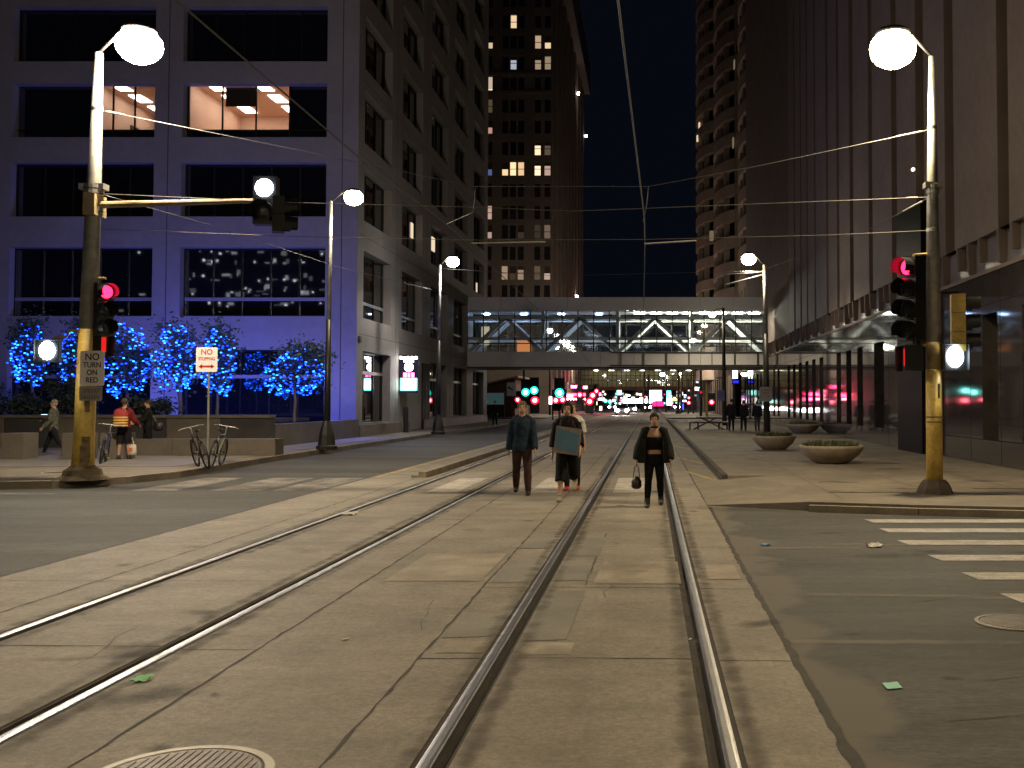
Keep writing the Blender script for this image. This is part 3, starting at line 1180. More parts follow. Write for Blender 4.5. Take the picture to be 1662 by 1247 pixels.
# px of trunk, crown centre px, crown half width m, y-top px, y-bottom px, label
trees = [(55, 48, .66, 532, 622, 'small plaza tree strung with blue lights, nearest the far left edge'),
         (125, 124, .66, 536, 622, 'blue-lit tree partly hidden behind the yellow signal pole'),
         (206, 206, .86, 528, 642, 'brightest blue-lit tree, just right of the yellow signal pole'),
         (292, 284, .76, 530, 632, 'blue-lit tree between the yellow pole and the no stopping sign'),
         (352, 355, .66, 538, 640, 'blue-lit tree behind the no stopping sign'),
         (478, 478, 1.1, 572, 640, 'added low wide blue-lit tree that strengthens the reflected blue cluster near the office corner')]  # last tree is an extra, added to strengthen the window's blue reflection
TY = 39.0
for ti, (tx, cxp, hw, yt, yb, lab) in enumerate(trees):
    base = P(tx, 653, TY)
    cc = P(cxp, (yt + yb) / 2, TY)
    hz = (yb - yt) / 2 * TY / F
    t = thing('plaza_tree', lab, 'tree', (base.x, TY, 1.1), 'small plaza trees wound with blue lights')
    rd = random.Random(ti)
    m = MB()
    zt = cc.z
    m.tube([(base.x, TY, 1.0), (base.x + .03, TY, 1.8), (cc.x - .02, TY, cc.z - hz * .6), (cc.x, TY, cc.z + hz * .3), (cc.x + .05, TY, cc.z + hz * .8)], [.07, .055, .045, .025, .01], 8)
    for k in range(9):
        a = rd.uniform(0, 2 * PI)
        zz = cc.z - hz * .7 + k * hz * .14
        L = hw * rd.uniform(.6, .95)
        m.tube([(cc.x, TY, zz), (cc.x + math.cos(a) * L * .5, TY + math.sin(a) * L * .5, zz + .25 * hz), (cc.x + math.cos(a) * L, TY + math.sin(a) * L, zz + .55 * hz)], [.022, .014, .006], 6)
    m.build('trunk', 'bark', t)
    m = MB()
    leaf_cloud(m, (cc.x, TY, cc.z + .25), (hw, hw, hz * 1.15), 1500, .085, 100 + ti)
    m.build('crown', 'leaf', t)
    # light strings: runs looping through the crown
    m = MB()
    runs = []
    for run in range(17):
        pts = []
        a0 = rd.uniform(0, 2 * PI)
        zz = -1 + 2 * (run + .5) / 17
        rr = hw * (1.0 - .25 * max(0, zz)) * math.sqrt(max(.15, 1 - .75 * zz * zz)) * rd.uniform(.75, 1.05)
        n = int(16 if zz < -.3 else 11)
        arc_len = rd.uniform(2.0, 5.5)
        for k in range(n):
            a = a0 + arc_len * k / n
            pts.append(Vector((cc.x + rr * math.cos(a) + rd.gauss(0, .05), TY + rr * math.sin(a) + rd.gauss(0, .05), cc.z + zz * hz + rd.gauss(0, .07) + .08 * math.sin(3 * a))))
        runs.append(pts)
    sl = thing('string_lights', ['blue string lights in the leftmost small tree', 'blue string lights around the tree behind the yellow pole', 'densest blue string lights, right of the yellow pole',
            'blue string lights in the tree beside the stone pillar', 'blue string lights in the tree behind the no stopping sign', 'added dim blue string lights that strengthen the reflection in the ground-floor window'][ti], 'string lights', (cc.x, TY, cc.z - hz), 'blue string lights wound through the plaza trees')
    for run in runs:
        m = MB()
        n = 5
        vs, rr_ = [], []
        for p in run:
            e_ = rd.uniform(.016, .031)
            for dx, q_ in ((-.045, .005), (-.03, e_), (.03, e_), (.045, .005)):
                vs.append(p + Vector((dx, 0, 0)))
                rr_.append(q_)
        m.tube(vs, rr_, n, 2)
        k = 0
        for i in range(len(vs) - 1):
            for _ in range(n):
                if i % 4 < 3:
                    m.m[k] = 1 if (i // 4 * 7 + len(run)) % 10 < 3 else 0
                k += 1
        m.build('strand', ['led', 'led2', 'black'], sl)
    for gy, gz, ge in ((TY + .2, cc.z + .2, 170), (44.0, 1.9, 330)):  # crown lamp carries the strings' light; second lamp added to wash the facade blue
     ld = bpy.data.lights.new('blue_fill_lamp', 'POINT')
     ld.color = (.10, .13, 1)
     ld.energy = ge
     ld.shadow_soft_size = .5
     lo = bpy.data.objects.new('blue_fill_lamp', ld)
     lo.location = (cc.x, gy, gz)
     lo.visible_glossy = False
     COL.objects.link(lo)
for px, hw, hh, lab in ((108, .95, 1.5, 'big dark rounded shrub left of the yellow pole'), (20, 1.0, 1.1, 'dark shrub at the far left end of the planter'), (245, .7, .75, 'low dark shrub under the trees right of the yellow pole')):
    p = P(px, 653, 38)
    t = thing('shrub', lab, 'shrub', (p.x, 38, 1.1))
    m = MB()
    leaf_cloud(m, (p.x, 37.7, 1.15 + hh * .5), (hw, .8, hh * .55), 1500, .08, int(px))
    m.build('foliage', 'shrub', t)
    m = MB()
    for k in range(4):
        m.tube([(p.x, 37.7, 1.0), (p.x + random.uniform(-.3, .3), 37.7 + random.uniform(-.3, .3), 1.1 + hh * .6)], [.03, .01], 6)
    m.build('stem', 'bark', t)

# ------------------------------------------------------------------ right building: granite podium and fluted tower
RX = 8.8
rb = thing('granite_building', 'dark polished granite building with fluted brown tower walls and slot windows', 'building', (RX + 10, 60, 0))
slots = []
for a in (24.6, 27.0):
    pass
slot_y = [(22.9, 24.0), (25.7, 26.9), (38.2, 39.9)]
slot_y += [(y, y + 1.15) for y in (42.0, 44.4, 46.8, 51.6, 54.0, 56.4, 58.9, 61.4, 63.9, 69.0, 71.5, 77.5, 80, 82.5, 86, 88.5, 91, 93.5)]
us = [0]
base_y = 20.0
op = set()
for a, b in slot_y:
    us += [a - base_y, b - base_y]
us.append(98 - base_y)
zsr = [.15, .78, 4.05, 5.2, 6.15]
op = {(i, 1) for i in range(1, len(us) - 1, 2)}
m = MB()
facade(m, (RX, base_y, 0), (0, 1, 0), (1, 0, 0), us, zsr[:4], op, .45)
# courses of joints in the granite
m.quad((RX, base_y, .15), (RX, base_y, 5.2), (RX + 40, base_y, 5.2), (RX + 40, base_y, .15))
m.quad((RX, 98, .15), (RX + 40, 98, .15), (RX + 40, 98, 6.15), (RX, 98, 6.15))
m.build('podium_wall', 'granite', rb)
for a, b in slot_y:
    m = MB()
    m.box(RX + .43, RX + .45, a + .002, b - .002, .785, 4.045)
    m.build('slot_window', 'slot', rb)
m = MB()
for yy in [20.7 + 2.4 * i for i in range(32)]:
    if not any(a - .05 < yy < b + .05 for a, b in slot_y):
        m.box(RX - .003, RX + .01, yy - .012, yy + .012, .16, 5.19)
for zz in (.77, 4.3):
    m.box(RX - .004, RX + .01, base_y, 98, zz - .010, zz + .010)
m.build('granite_joint', 'granite_dark', rb)
# ribbon of glass with dark fins under the tower
m = MB()
m.box(RX + .25, RX + .30, base_y, 97.9, 5.2, 6.15, 0)
m.box(RX - .04, RX + .26, base_y - .05, 98, 5.10, 5.199, 1)
m.build('ribbon_window', [M('ribbon_panel', (.20, .18, .165), .28, noise=((1.2, .3),), spec=.6), mt['brownstone']], rb)
m = MB()
k = 0
yy = 20.4
while yy < 97:
    h0 = 5.28 if k % 2 else 5.5
    m = MB()
    m.add([(RX + .02, yy - .09, 6.15), (RX + .02, yy + .09, 6.15), (RX + .24, yy + .09, 6.15), (RX + .24, yy - .09, 6.15),
           (RX + .06, yy - .05, h0), (RX + .06, yy + .05, h0), (RX + .24, yy + .05, h0), (RX + .24, yy - .05, h0)],
          [(0, 1, 2, 3), (7, 6, 5, 4), (0, 4, 5, 1), (1, 5, 6, 2), (2, 6, 7, 3), (3, 7, 4, 0)])
    m.build('ribbon_fin', 'brownstone_dark', rb)
    k += 1
    yy += .95 if k % 3 else 1.5
# fluted tower wall
fl_y = [(21.5, 22.3), (24.9, 25.7), (29.4, 30.3), (32.6, 33.6), (36.2, 37.0), (40.2, 40.9), (44.0, 44.8), (47.3, 47.9), (50.2, 50.8), (54.0, 54.5), (56.7, 57.2), (59.1, 59.6), (61.6, 62.2)]
us = [0]
for a, b in fl_y:
    us += [a - base_y, b - base_y]
us.append(64.5 - base_y)
m = MB()
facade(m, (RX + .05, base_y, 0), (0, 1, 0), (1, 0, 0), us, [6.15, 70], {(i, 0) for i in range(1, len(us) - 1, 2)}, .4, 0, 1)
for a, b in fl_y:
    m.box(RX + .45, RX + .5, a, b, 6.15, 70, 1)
m.quad((RX + .05, base_y, 6.15), (RX + .05, base_y, 70), (RX + 40, base_y, 70), (RX + 40, base_y, 6.15))
m.quad((RX + .05, 64.5, 6.15), (RX + 40, 64.5, 6.15), (RX + 40, 64.5, 70), (RX + .05, 64.5, 70))
m.quad((RX + .05, base_y, 6.15), (RX + 40, base_y, 6.15), (RX + 40, 64.5, 6.15), (RX + .05, 64.5, 6.15))
m.quad((RX + .05, base_y, 70), (RX + .05, 64.5, 70), (RX + 40, 64.5, 70), (RX + 40, base_y, 70))
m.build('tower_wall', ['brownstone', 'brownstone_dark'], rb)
m = MB()
m.box(RX + .5, RX + 40, 64.6, 97.8, 6.16, 46)
m.build('rear_tower', 'brownstone_dark', rb)
m = MB()
m.box(RX - .35, RX + .7, 31.6, 34.7, .14, 8.1)
m.build('granite_pier', 'granite_dark', rb)
m = MB()
p = P(1490, 273, 33)
m.ball((RX - .15, 33.2, p.z), (.06, .09, .06))
m.build('wall_lamp', EM('wall_lamp_glow', (1, .6, .3), 6), rb)
o = rb

# ------------------------------------------------------------------ curved tower behind it
ct = thing('balcony_tower', 'tall rounded tower with pale curved balcony bands behind the skyway', 'building', (20, 135, 0))


def bow(off):
    pts = []
    def bay(yc, hy, x0, dep):
        for k in range(13):
            a = PI / 2 + PI * k / 12 * 1.0
            pts.append((x0 + off * .6 + math.cos(a) * (dep - off), yc - math.sin(a) * (hy - off * .7)))
    bay(119, 8.2, 14.2, 4.6)
    bay(137, 8.2, 13.2, 5.0)
    bay(155, 8.2, 12.2, 5.2)
    pts += [(38 - off, 163 - off), (38 - off, 111 + off)]
    # keep the curve running from near to far
    return pts


def bowpoly(off):
    pts = [(38 - off, 109.5 + off)]
    for yc, x0, dep in ((118.5, 14.0, 3.6), (136.5, 12.6, 4.0), (154.5, 11.2, 4.2)):
        for k in range(15):
            a = PI * k / 14
            pts.append((x0 + off - math.sin(a) ** .8 * dep, yc - math.cos(a) * 8.8))
    pts.append((38 - off, 164 - off))
    return list(reversed(pts))


m = MB()
m.prism(bowpoly(.9), 5.5, 76)
m.build('glazing', 'slot', ct)
m = MB()
zz = 5.0
while zz < 75:
    m.prism(bowpoly(0), zz, zz + 1.45)
    zz += 3.3
m.prism(bowpoly(-.1), 75.2, 77)
m.build('balcony_band', 'bandwall', ct)
m = MB()
for yc, x0, dep in ((118.5, 14.0, 3.6), (136.5, 12.6, 4.0), (154.5, 11.2, 4.2)):
    for k in range(0, 15, 2):
        a = PI * k / 14
        px_, py_ = x0 + .25 - math.sin(a) ** .8 * dep, yc - math.cos(a) * 8.75
        m.box(px_, px_ + .75, py_ - .35, py_ + .35, 5, 75)
m.build('pier', 'bandwall', ct)
m = MB()
m.box(9.3, 38, 110, 164, .14, 4.9, 0)
for k in range(12):
    m.box(9.0, 9.29, 111 + k * 4.4, 112.2 + k * 4.4, .14, 4.8, 1)
m.build('podium', ['granite_dark', 'brownstone'], ct)
for px, py, Y, hgt, ww in ((1132, 207, 152, 1.8, .5), (1129, 225, 152, 1.1, .5), (1187, 232, 128, 1.7, .3), (1150, 383, 136, 1.7, 1.0), (1189, 105, 127, 1.4, .25)):
    p = P(px, py, Y)
    m = MB()
    m.box(p.x + .15, p.x + .15 + ww * .5, Y - .5, Y + .5, p.z - hgt * .36, p.z + hgt * .36)
    m.build('lit_window', EM('balcony_window_light', (1, .78, .48), .8 if py < 300 and px < 1140 else .16), ct)

# ------------------------------------------------------------------ far stone tower with lit windows
ft = thing('stone_tower', 'tall dark stone tower with scattered lit windows above the skyway', 'building', (-25, 150, 0))
FY = 141.0
colpx = [793, 819, 832, 845, 872, 888]
rowy = [35 - 68, 35 - 34, 35, 68, 102, 136, 172, 206, 241, 274, 309, 345, 376, 411, 443, 474]
xs = [P(c, 400, FY).x for c in colpx]
zr = [P(840, y, FY).z for y in rowy]
zr.sort()
us, zz_ = [-60], [.14]
for xv in xs:
    us += [xv - .42, xv + .42]
us.append(-13.7)
for zv in zr:
    zz_ += [zv - .95, zv + .95]
zz_.append(78)
op = {(2 * i + 1, 2 * k + 1) for i in range(6) for k in range(len(zr))}
m = MB()
facade(m, (0, FY, 0), (1, 0, 0), (0, 1, 0), us, zz_, op, .35)
# street side face with pilasters
m.quad((-13.7, FY, .14), (-13.7, 205, .14), (-13.7, 205, 64), (-13.7, FY, 78))
for k in range(9):
    yy = FY + 3 + k * 7
    m.box(-13.69, -13.25, yy, yy + 2.4, 5, 64)
m.box(-13.69, -12.1, 150, 204, 64.0, 70)
m.box(-30, -13.71, FY + .01, 204, 70, 78.2)
m.box(-60, -13.71, FY - .25, FY - .003, P(840, 120, FY).z - .25, P(840, 120, FY).z + .2)
m.box(-60, -13.71, FY - .25, FY - .003, P(840, 150, FY).z - .25, P(840, 150, FY).z + .2)
m.build('wall', 'brickdark', ft)
lit = {(2, 2): ((1, .72, .42), .9), (0, 3): ((1, .72, .5), .7), (4, 3): ((1, .7, .45), .5), (5, 3): ((1, .72, .45), .9), (2, 4): ((.8, .85, 1), .5), (4, 4): ((1, .75, .5), .35), (5, 4): ((1, .75, .5), .3),
       (0, 5): ((1, .75, .55), 1.2), (0, 6): ((1, .7, .4), .08), (0, 7): ((1, .55, .45), .5), (4, 8): ((1, .72, .45), 1.3), (5, 8): ((1, .75, .5), .1),
       (0, 9): ((.3, .4, 1), .25), (1, 9): ((1, .66, .36), 1.1), (2, 9): ((1, .66, .36), 1.4), (3, 9): ((1, .66, .36), .9), (4, 9): ((1, .72, .48), 1.5), (5, 9): ((1, .68, .55), .5),
       (0, 11): ((1, .65, .5), .5), (0, 12): ((1, .65, .55), .45), (5, 12): ((1, .72, .5), .15), (3, 12): ((1, .72, .5), .04), (4, 12): ((1, .72, .5), .04),
       (1, 14): ((1, .68, .45), .35), (2, 14): ((1, .68, .4), .05), (3, 14): ((1, .68, .45), .3), (4, 14): ((1, .68, .4), .1), (5, 14): ((1, .68, .55), .5)}
zdesc = [P(840, y, FY).z for y in rowy]
lcache = {}
for i, xv in enumerate(xs):
    for k, zv in enumerate(zdesc):
        m = MB()
        if (i, k) in lit:
            c, e = lit[(i, k)]
            key = (c, e)
            if key not in lcache:
                lcache[key] = EM('lit_apartment_window', c, e)
            gm = lcache[key]
            sp = random.choice((0, 0, .5, .9))
        else:
            gm = mt['darkglass']
            sp = 0
        m.box(xv - .415, xv + .415, FY + .30, FY + .33, zv - .945 , zv + .945 - sp, 0)
        if sp:
            m.box(xv - .415, xv + .415, FY + .30, FY + .33, zv + .945 - sp + .002, zv + .945, 2)
        m.box(xv - .415, xv + .415, FY + .24, FY + .299, zv - .04, zv + .04, 1)
        m.build('window', [gm, 'winframe', 'blind'], ft)
m = MB()
for px, py, Y in ((929, 152, 182), (945, 221, 204), (926, 482, 180)):
    p = P(px, py, Y)
    m.ball((-12.95, Y, p.z), (.22, .3, .28), 10, 6)
m.build('wall_sconce', EM('sconce_light', (1, .8, .72), 60, True), ft)
m = MB()
p = P(803, 134, FY)
m.box(-24, p.x + .7, FY + .1, FY + .26, p.z - .9, p.z + .9)
m.build('lit_balcony', EM('lit_balcony_light', (1, .78, .6), .55), ft)

# distant blocks along the street
for name, lab, x0, x1, y0, y1, zt, mat_ in (('brick_block', 'dark low brick block beyond the stone tower', -50, -13.9, 206, 330, 16, 'brickdark'),
                                     ('street_end_building', 'dark building closing the far end of the street', -60, 60, 400, 440, 12, 'brownstone_dark'),
                                     ('corner_block', 'dark block with columns beyond the balcony tower', 9.2, 50, 166, 330, 15, 'brownstone_dark')):
    t = thing(name, lab, 'building', ((x0 + x1) / 2, (y0 + y1) / 2, 0))
    m = MB()
    m.box(x0, x1, y0, y1, 0, zt)
    for k in range(10):
        a = y0 + (y1 - y0) * (k + .2) / 10
        if x0 < 0 and x1 < 0:
            m.box(x1 + .001, x1 + .3, a, a + 1.5, 0, zt - 1)
        elif x0 > 0:
            m.box(x0 - .3, x0 - .001, a, a + 1.5, 0, zt - 1)
        else:
            xx = x0 + (x1 - x0) * (k + .2) / 10
            m.box(xx, xx + 2, y0 - .3, y0 - .001, 0, zt - 1)
    m.build('wall', mat_, t)
    m = MB()
    m.box(x0 - .4, x1 + .4, y0 - .4, y1 + .4, zt + .001, zt + .7)
    m.build('parapet', mat_, t)
    rd = random.Random(len(name))
    for k in range(80 if name == 'street_end_building' else 14):
        m = MB()
        a, b_ = rd.uniform(.3, 1.3), rd.uniform(.25, .9)
        zz_w = rd.uniform(.8, 5.5)
        if name == 'street_end_building':
            xx = rd.uniform(-22, 18)
            m.box(xx, xx + a, y0 - .36, y0 - .31, zz_w, zz_w + b_)
        else:
            yy = rd.uniform(y0 + 2, y1 - 4)
            xx = x1 if x0 < 0 else x0
            e_ = 1 if x0 < 0 else -1
            m.box(min(xx + e_ * .31, xx + e_ * .8), max(xx + e_ * .31, xx + e_ * .8), yy, yy + .12, zz_w, zz_w + b_)
        m.build('lit_window', EM('far_shop_light', rd.choice(((1, .8, .6), (.6, .8, 1), (1, .15, .25), (.9, .9, 1), (.3, .9, .9), (1, .5, .2))), rd.choice((.5, 1.2, 3, 6))), t)

# blocks behind the viewpoint: their lit windows show as reflections in the dark glass
t = thing('rear_office_block', 'office block across the crossing with scattered lit windows', 'building', (-55, -75, 0))
m = MB()
m.box(-100, -16, -90, -70, 0, 42)
m.build('wall', 'brownstone_dark', t)
rd = random.Random(5)
wls = [EM('rear_window_light', (.85, .92, 1), e_) for e_ in (.35, .6, 1.2, 5)]
wl = wls[3]
for k in range(95):
    x_, z_ = (-97 + 3.2 * rd.randrange(25), 6 + 3.4 * rd.randrange(8)) if k < 22 else (-77 + 1.5 * rd.randrange(16), rd.choice((17.6, 19.2, 20.0, 21.6, 22.4, 24.6, 26.0)))
    ww_, hh_ = rd.choice((.2, .3, .5, .9, 1.4)), rd.choice((.15, .25, .35, .7))
    x_ += rd.uniform(0, 1)
    z_ += rd.uniform(-.4, .4)
    m = MB()
    m.box(x_, x_ + ww_, -69.99, -69.95, z_, z_ + hh_)
    m.build('lit_window', wls[3] if ww_ * hh_ < .12 else rd.choice(wls[:3]), t)
t = thing('rear_skyway', 'skyway behind the viewpoint with bright ceiling lights', 'skyway', (0, -72, 9))
m = MB()
m.box(-15.9, 12, -74, -70, 9, 10)
m.box(-15.9, 12, -74, -70, 18.2, 19)
m.box(-15.9, 12, -74, -73.8, 10.001, 18.199)
m.build('panel_band', 'skywhite', t)
for k in range(34):
    x_, z_ = rd.uniform(-15, 11), rd.choice((12.2, 14.2, 14.6, 16.4, 17.2))
    m = MB()
    m.box(x_, x_ + rd.choice((.3, .5, 1.0)), -73, -72.9, z_, z_ + .18)
    m.build('ceiling_light', wl, t)

# pavilion with the sloped roof
pv = thing('corner_pavilion', 'small brown pavilion with a sloping roof beside the street crossing', 'building', (-17, 112, 0))
m = MB()
xa, xb, ya, yb = -19.5, -14.6, 110, 122
m.box(xa, xb, ya, yb, .14, 3.0, 0)
m.add([(xa, ya, 3.0), (xb, ya, 3.0), (xb, ya, 4.15), (xa, ya, 3.01), (xa, yb, 3.0), (xb, yb, 3.0), (xb, yb, 4.15), (xa, yb, 3.01)],
      [(0, 1, 2, 3), (4, 7, 6, 5), (1, 5, 6, 2)], 0)
m.build('wall', M('pavilion_brick', (.20, .085, .04), .75, noise=((1, .15), (8, .15))), pv)
m = MB()
m.add([(xa - .7, ya - .6, 2.98), (xb + .4, ya - .6, 4.40), (xb + .4, ya - .6, 4.62), (xa - .7, ya - .6, 3.2), (xa - .7, yb, 2.98), (xb + .4, yb, 4.40), (xb + .4, yb, 4.62), (xa - .7, yb, 3.2)],
      [(0, 1, 2, 3), (4, 7, 6, 5), (3, 2, 6, 7), (0, 4, 5, 1), (1, 5, 6, 2), (0, 3, 7, 4)])
m.build('roof', M('pavilion_roof', (.30, .15, .075), .6, noise=((1, .2),)), pv)
m = MB()
m.box(-18.3, -15.8, ya - .05, ya - .002, 1.5, 2.75, 0)
m.box(-18.3, -15.8, ya - .05, ya - .002, .16, 1.48, 1)
m.box(-15.78, -15.65, ya - .06, ya - .002, .16, 2.9, 2)
m.build('shopfront', [EM('shopfront_glow', (.25, .5, .5), .10), M('shop_panel', (.09, .06, .045), .7), mt['transom']], pv)
m = MB()
m.box(-18.4, -18.2, ya - .1, ya - .06, 2.2, 2.7)
m.build('shop_light', EM('shop_light_teal', (.1, .8, .7), 3), pv)

# ------------------------------------------------------------------ skyways
SY0, SY1 = 76.0, 80.0
sk = thing('skyway', 'glazed pedestrian skyway with white trusses crossing the street', 'skyway', (-2.5, 78, 4.25))
XA, XB = LX + .02, RX - .02
zb0, zb1, zt0, zt1 = 4.28, 5.53, 8.62, 9.62
m = MB()
npan = 9
for k in range(npan):
    a, b = XA + (XB - XA) * k / npan, XA + (XB - XA) * (k + 1) / npan
    for (z0, z1) in ((zb0, zb1), (zt0, zt1)):
        m.box(a + .012, b - .012, SY0, SY0 + .2, z0, z1)
        m.box(a + .012, b - .012, SY1 - .2, SY1, z0, z1)
m.box(XA, XB, SY0 + .201, SY1 - .201, zb0 + .3, zb1 - .1)
m.box(XA, XB, SY0 + .201, SY1 - .201, zt0 + .1, zt1 - .05)
m.build('panel_band', 'skywhite', sk)
m = MB()
m.box(-3.0, XB, SY0 - .16, SY0 - .06, zb1 - .1, zb1 - .02)
m.box(-3.0, XB, SY0 - .16, SY0 - .06, zb0 + .18, zb0 + .26)
m.box(XA, XB, SY0 - .05, SY0 - .002, zb0, zb0 + .12)
for k in range(7):
    m.box(-2.2 + 1.7 * k, -2.14 + 1.7 * k, SY0 - .158, SY0 - .062, zb0 + .26, zb1 - .1)
m.build('conduit', 'darkmetal', sk)
ng = 19
for ys, nm in ((SY0 + .08, 'near'), (SY1 - .08, 'far')):
    m = MB()
    m.box(XA, XB, ys - .01, ys + .01, zb1 + .002, zt0 - .002, 0)
    for k in range(ng + 1):
        x = XA + (XB - XA) * k / ng
        m.box(max(XA, x - .04), min(XB, x + .04), ys - .07, ys + .07, zb1 + .001, zt0 - .001, 1)
    for z in (zb1 + .62, zt0 - .72):
        m.box(XA, XB, ys - .06, ys + .06, z - .035, z + .035, 1)
    m.build('glazing', ['skyglass', 'darkmetal'], sk)
m = MB()
mod = (XB - XA) / 4.0
for ys in (SY0 + .55, SY1 - .55):
    for k in range(4):
        a = XA + k * mod
        m.bar((a + .1, ys, zb1 + .02), (a + mod / 2, ys, zt0 - .5), .32, .28)
        m.bar((a + mod - .1, ys, zb1 + .02), (a + mod / 2, ys, zt0 - .5), .32, .28)
        m.box(a + mod - .12, a + mod + .12, ys - .125, ys + .125, zb1, zt0) if k < 3 else None
    m.box(XA, XB, ys - .127, ys + .127, zt0 - .62, zt0 - .40)
    m.box(XA, XB, ys - .128, ys + .128, zb1 + .9, zb1 + 1.12)
m.build('truss', 'truss', sk)
m = MB()
m.box(XA, XB, SY0 + .7, SY1 - .7, zt0 - .02, zt0 + .08)
m.build('ceiling', 'skywhite', sk)
m = MB()
for k in range(8):
    a = -1.2 + k * 1.25
    m.box(a, a + .8, 77.6, 77.75, zt0 - .10, zt0 - .03)
m.build('ceiling_light', 'tube_warm', sk)
m = MB()
for k in range(4):
    a = -12.9 + k * 2.9
    m.box(a, a + .5, 78.4, 78.5, zt0 - .10, zt0 - .03)
m.build('ceiling_light', 'tube_blue', sk)
m = MB()
p = P(850, 562, 79)
m.box(p.x - .5, p.x + .6, 78.9, 79.0, zb1 + .1, zb1 + 1.0)
m.build('lit_panel', EM('skyway_orange_panel', (1, .35, .12), .7), sk)
m = MB()
p = P(788, 545, 79)
m.box(p.x - .3, p.x + .3, 78.9, 79.0, p.z - .7, p.z + .7)
m.build('lit_doorway', EM('skyway_door_light', (1, .82, .6), .55), sk)
m = MB()
for a, b in (((830, 560), (838, 538)), ):
    pass

s2 = thing('far_skyway', 'second smaller skyway farther down the street with yellowish glass', 'skyway', (-2.5, 198, 4.2))
m = MB()
m.box(-13.7, 9.0, 195.7, 199.8, 4.1, 4.75)
m.build('beam', M('rusty_beam', (.16, .07, .05), .7, noise=((1, .2),)), s2)
m = MB()
m.box(-13.7, 9.0, 195.7, 199.8, 8.0, 9.2)
m.build('roof', 'skywhite', s2)
m = MB()
m.box(-13.6, 8.9, 195.9, 195.93, 4.76, 7.99, 0)
for k in range(26):
    x = -13.6 + 22.5 * k / 25
    m.box(x - .06, x + .06, 195.8, 195.899, 4.76, 7.99, 1)
for z in (5.9, 6.9):
    m.box(-13.6, 8.9, 195.82, 195.895, z - .05, z + .05, 1)
m.build('glazing', ['skyglass', 'darkmetal'], s2)
m = MB()
m.box(-13.6, 8.9, 199.5, 199.6, 4.76, 7.99)
m.build('rear_wall', M('skyway_inner_wall', (.5, .46, .28), .8), s2)
m = MB()
for k in range(7):
    m.box(-11 + 3 * k, -10 + 3 * k, 197.4, 197.6, 7.85, 7.98)
m.build('ceiling_light', EM('far_skyway_tube', (1, .9, .55), 10, True), s2)

# ------------------------------------------------------------------ street lamps and signal poles
LAMP_W = {'lamp_warm': ((1, .79, .47), 2100), 'lamp_near': ((1, .79, .47), 2700), 'lamp_rear': ((1, .79, .47), 1500), 'lamp_left': ((1, .79, .47), 2100), 'lamp_mid': ((1, .84, .58), 1000), 'lamp_cool': ((1, .92, .86), 900), 'lamp_tower_fill': ((1, .86, .66), 900)}


def luminaire(parent, c, r, mat_, toward):
    """globe lens under a dark cap with a short neck to the pole"""
    m = MB()
    m.lathe([(r * .45, r * .70), (r * .72, r * .60), (r * .75, r * .68), (r * .6, r * .84), (r * .25, r * .98), (.02, r * 1.02)], c, 18)
    d = Vector(toward) - Vector(c)
    m.tube([Vector(c) + Vector((0, 0, r * .8)), Vector(c) + d * .5 + Vector((0, 0, r * .75)), Vector(toward)], [.035, .03, .03], 8)
    lum = m.build('luminaire', 'darkmetal', parent)
    m = MB()
    m.ball(c, (r, r, r * .82), 12, 8)
    m.build('lens', mat_, lum, smooth=True)
    # the lamp's downward optics
    col_, pw = LAMP_W[mat_]
    ld = bpy.data.lights.new('street_lamp_beam', 'SPOT')
    ld.color = col_
    ld.energy = pw
    ld.spot_size = math.radians(166)
    ld.spot_blend = .55
    ld.shadow_soft_size = .12
    lo = bpy.data.objects.new('street_lamp_beam', ld)
    lo.location = Vector(c) - Vector((0, 0, r * .82 + .14)) - obj_loc(parent)
    lo.parent = parent
    COL.objects.link(lo)
    return lum


def street_lamp(label, base, top, lampc, r0, r1, lr, mat_, pole='steel', bell=True, split=None):
    base, top, lampc = Vector(base), Vector(top), Vector(lampc)
    t = thing('street_lamp', label, 'street lamp', base, 'street lamps along the street')
    m = MB()
    n = 10
    if split is None:
        m.tube([base.lerp(top, k / n) for k in range(n + 1)], [r0 + (r1 - r0) * k / n for k in range(n + 1)], 14)
        m.build('pole', pole, t, smooth=True)
    else:
        rs = r0 + (r1 - r0) * split
        m.tube([base, base.lerp(top, split)], [r0, rs], 14)
        m.build('pole', 'darkmetal', t, smooth=True)
        m = MB()
        m.tube([base.lerp(top, split), top], [rs * .9, r1], 14)
        m.build('upper_pole', pole, t, smooth=True)
    if bell:
        m = MB()
        m.lathe([(.36, 0), (.36, .12), (.3, .16), (.26, .5), (.2, .75), (.15, .9), (r0 * 1.02, .98)], base, 10)
        m.build('base', 'darkmetal', t)
    luminaire(t, lampc, lr, mat_, top - Vector((0, 0, .05)))
    return t


b = G(530, 730, WZ)
lampB = street_lamp('tall street lamp standing on the left sidewalk in front of the office corner', (b.x, b.y, WZ), P(537, 326, b.y), P(574, 321, b.y), .12, .06, .33, 'lamp_mid', split=.52)
b = G(711, 705, WZ)
street_lamp('street lamp farther along the left sidewalk, by the lit blade sign', (b.x, b.y, WZ), P(714, 430, b.y), P(735, 425, b.y), .13, .07, .33, 'lamp_cool', split=.55)
b = G(1245, 711, WZ)
street_lamp('street lamp with span wire arms beside the bowl planter on the right sidewalk', (b.x, b.y, WZ), P(1241, 430, b.y), P(1215, 421, b.y), .16, .08, .33, 'lamp_mid', split=.60, bell=False)
b = G(1176, 690.5, WZ)
street_lamp('street lamp in front of the skyway on the right sidewalk', (b.x, b.y, WZ), P(1174, 500, b.y), P(1156, 511, b.y), .17, .09, .24, 'lamp_mid', pole='darkmetal', bell=False)
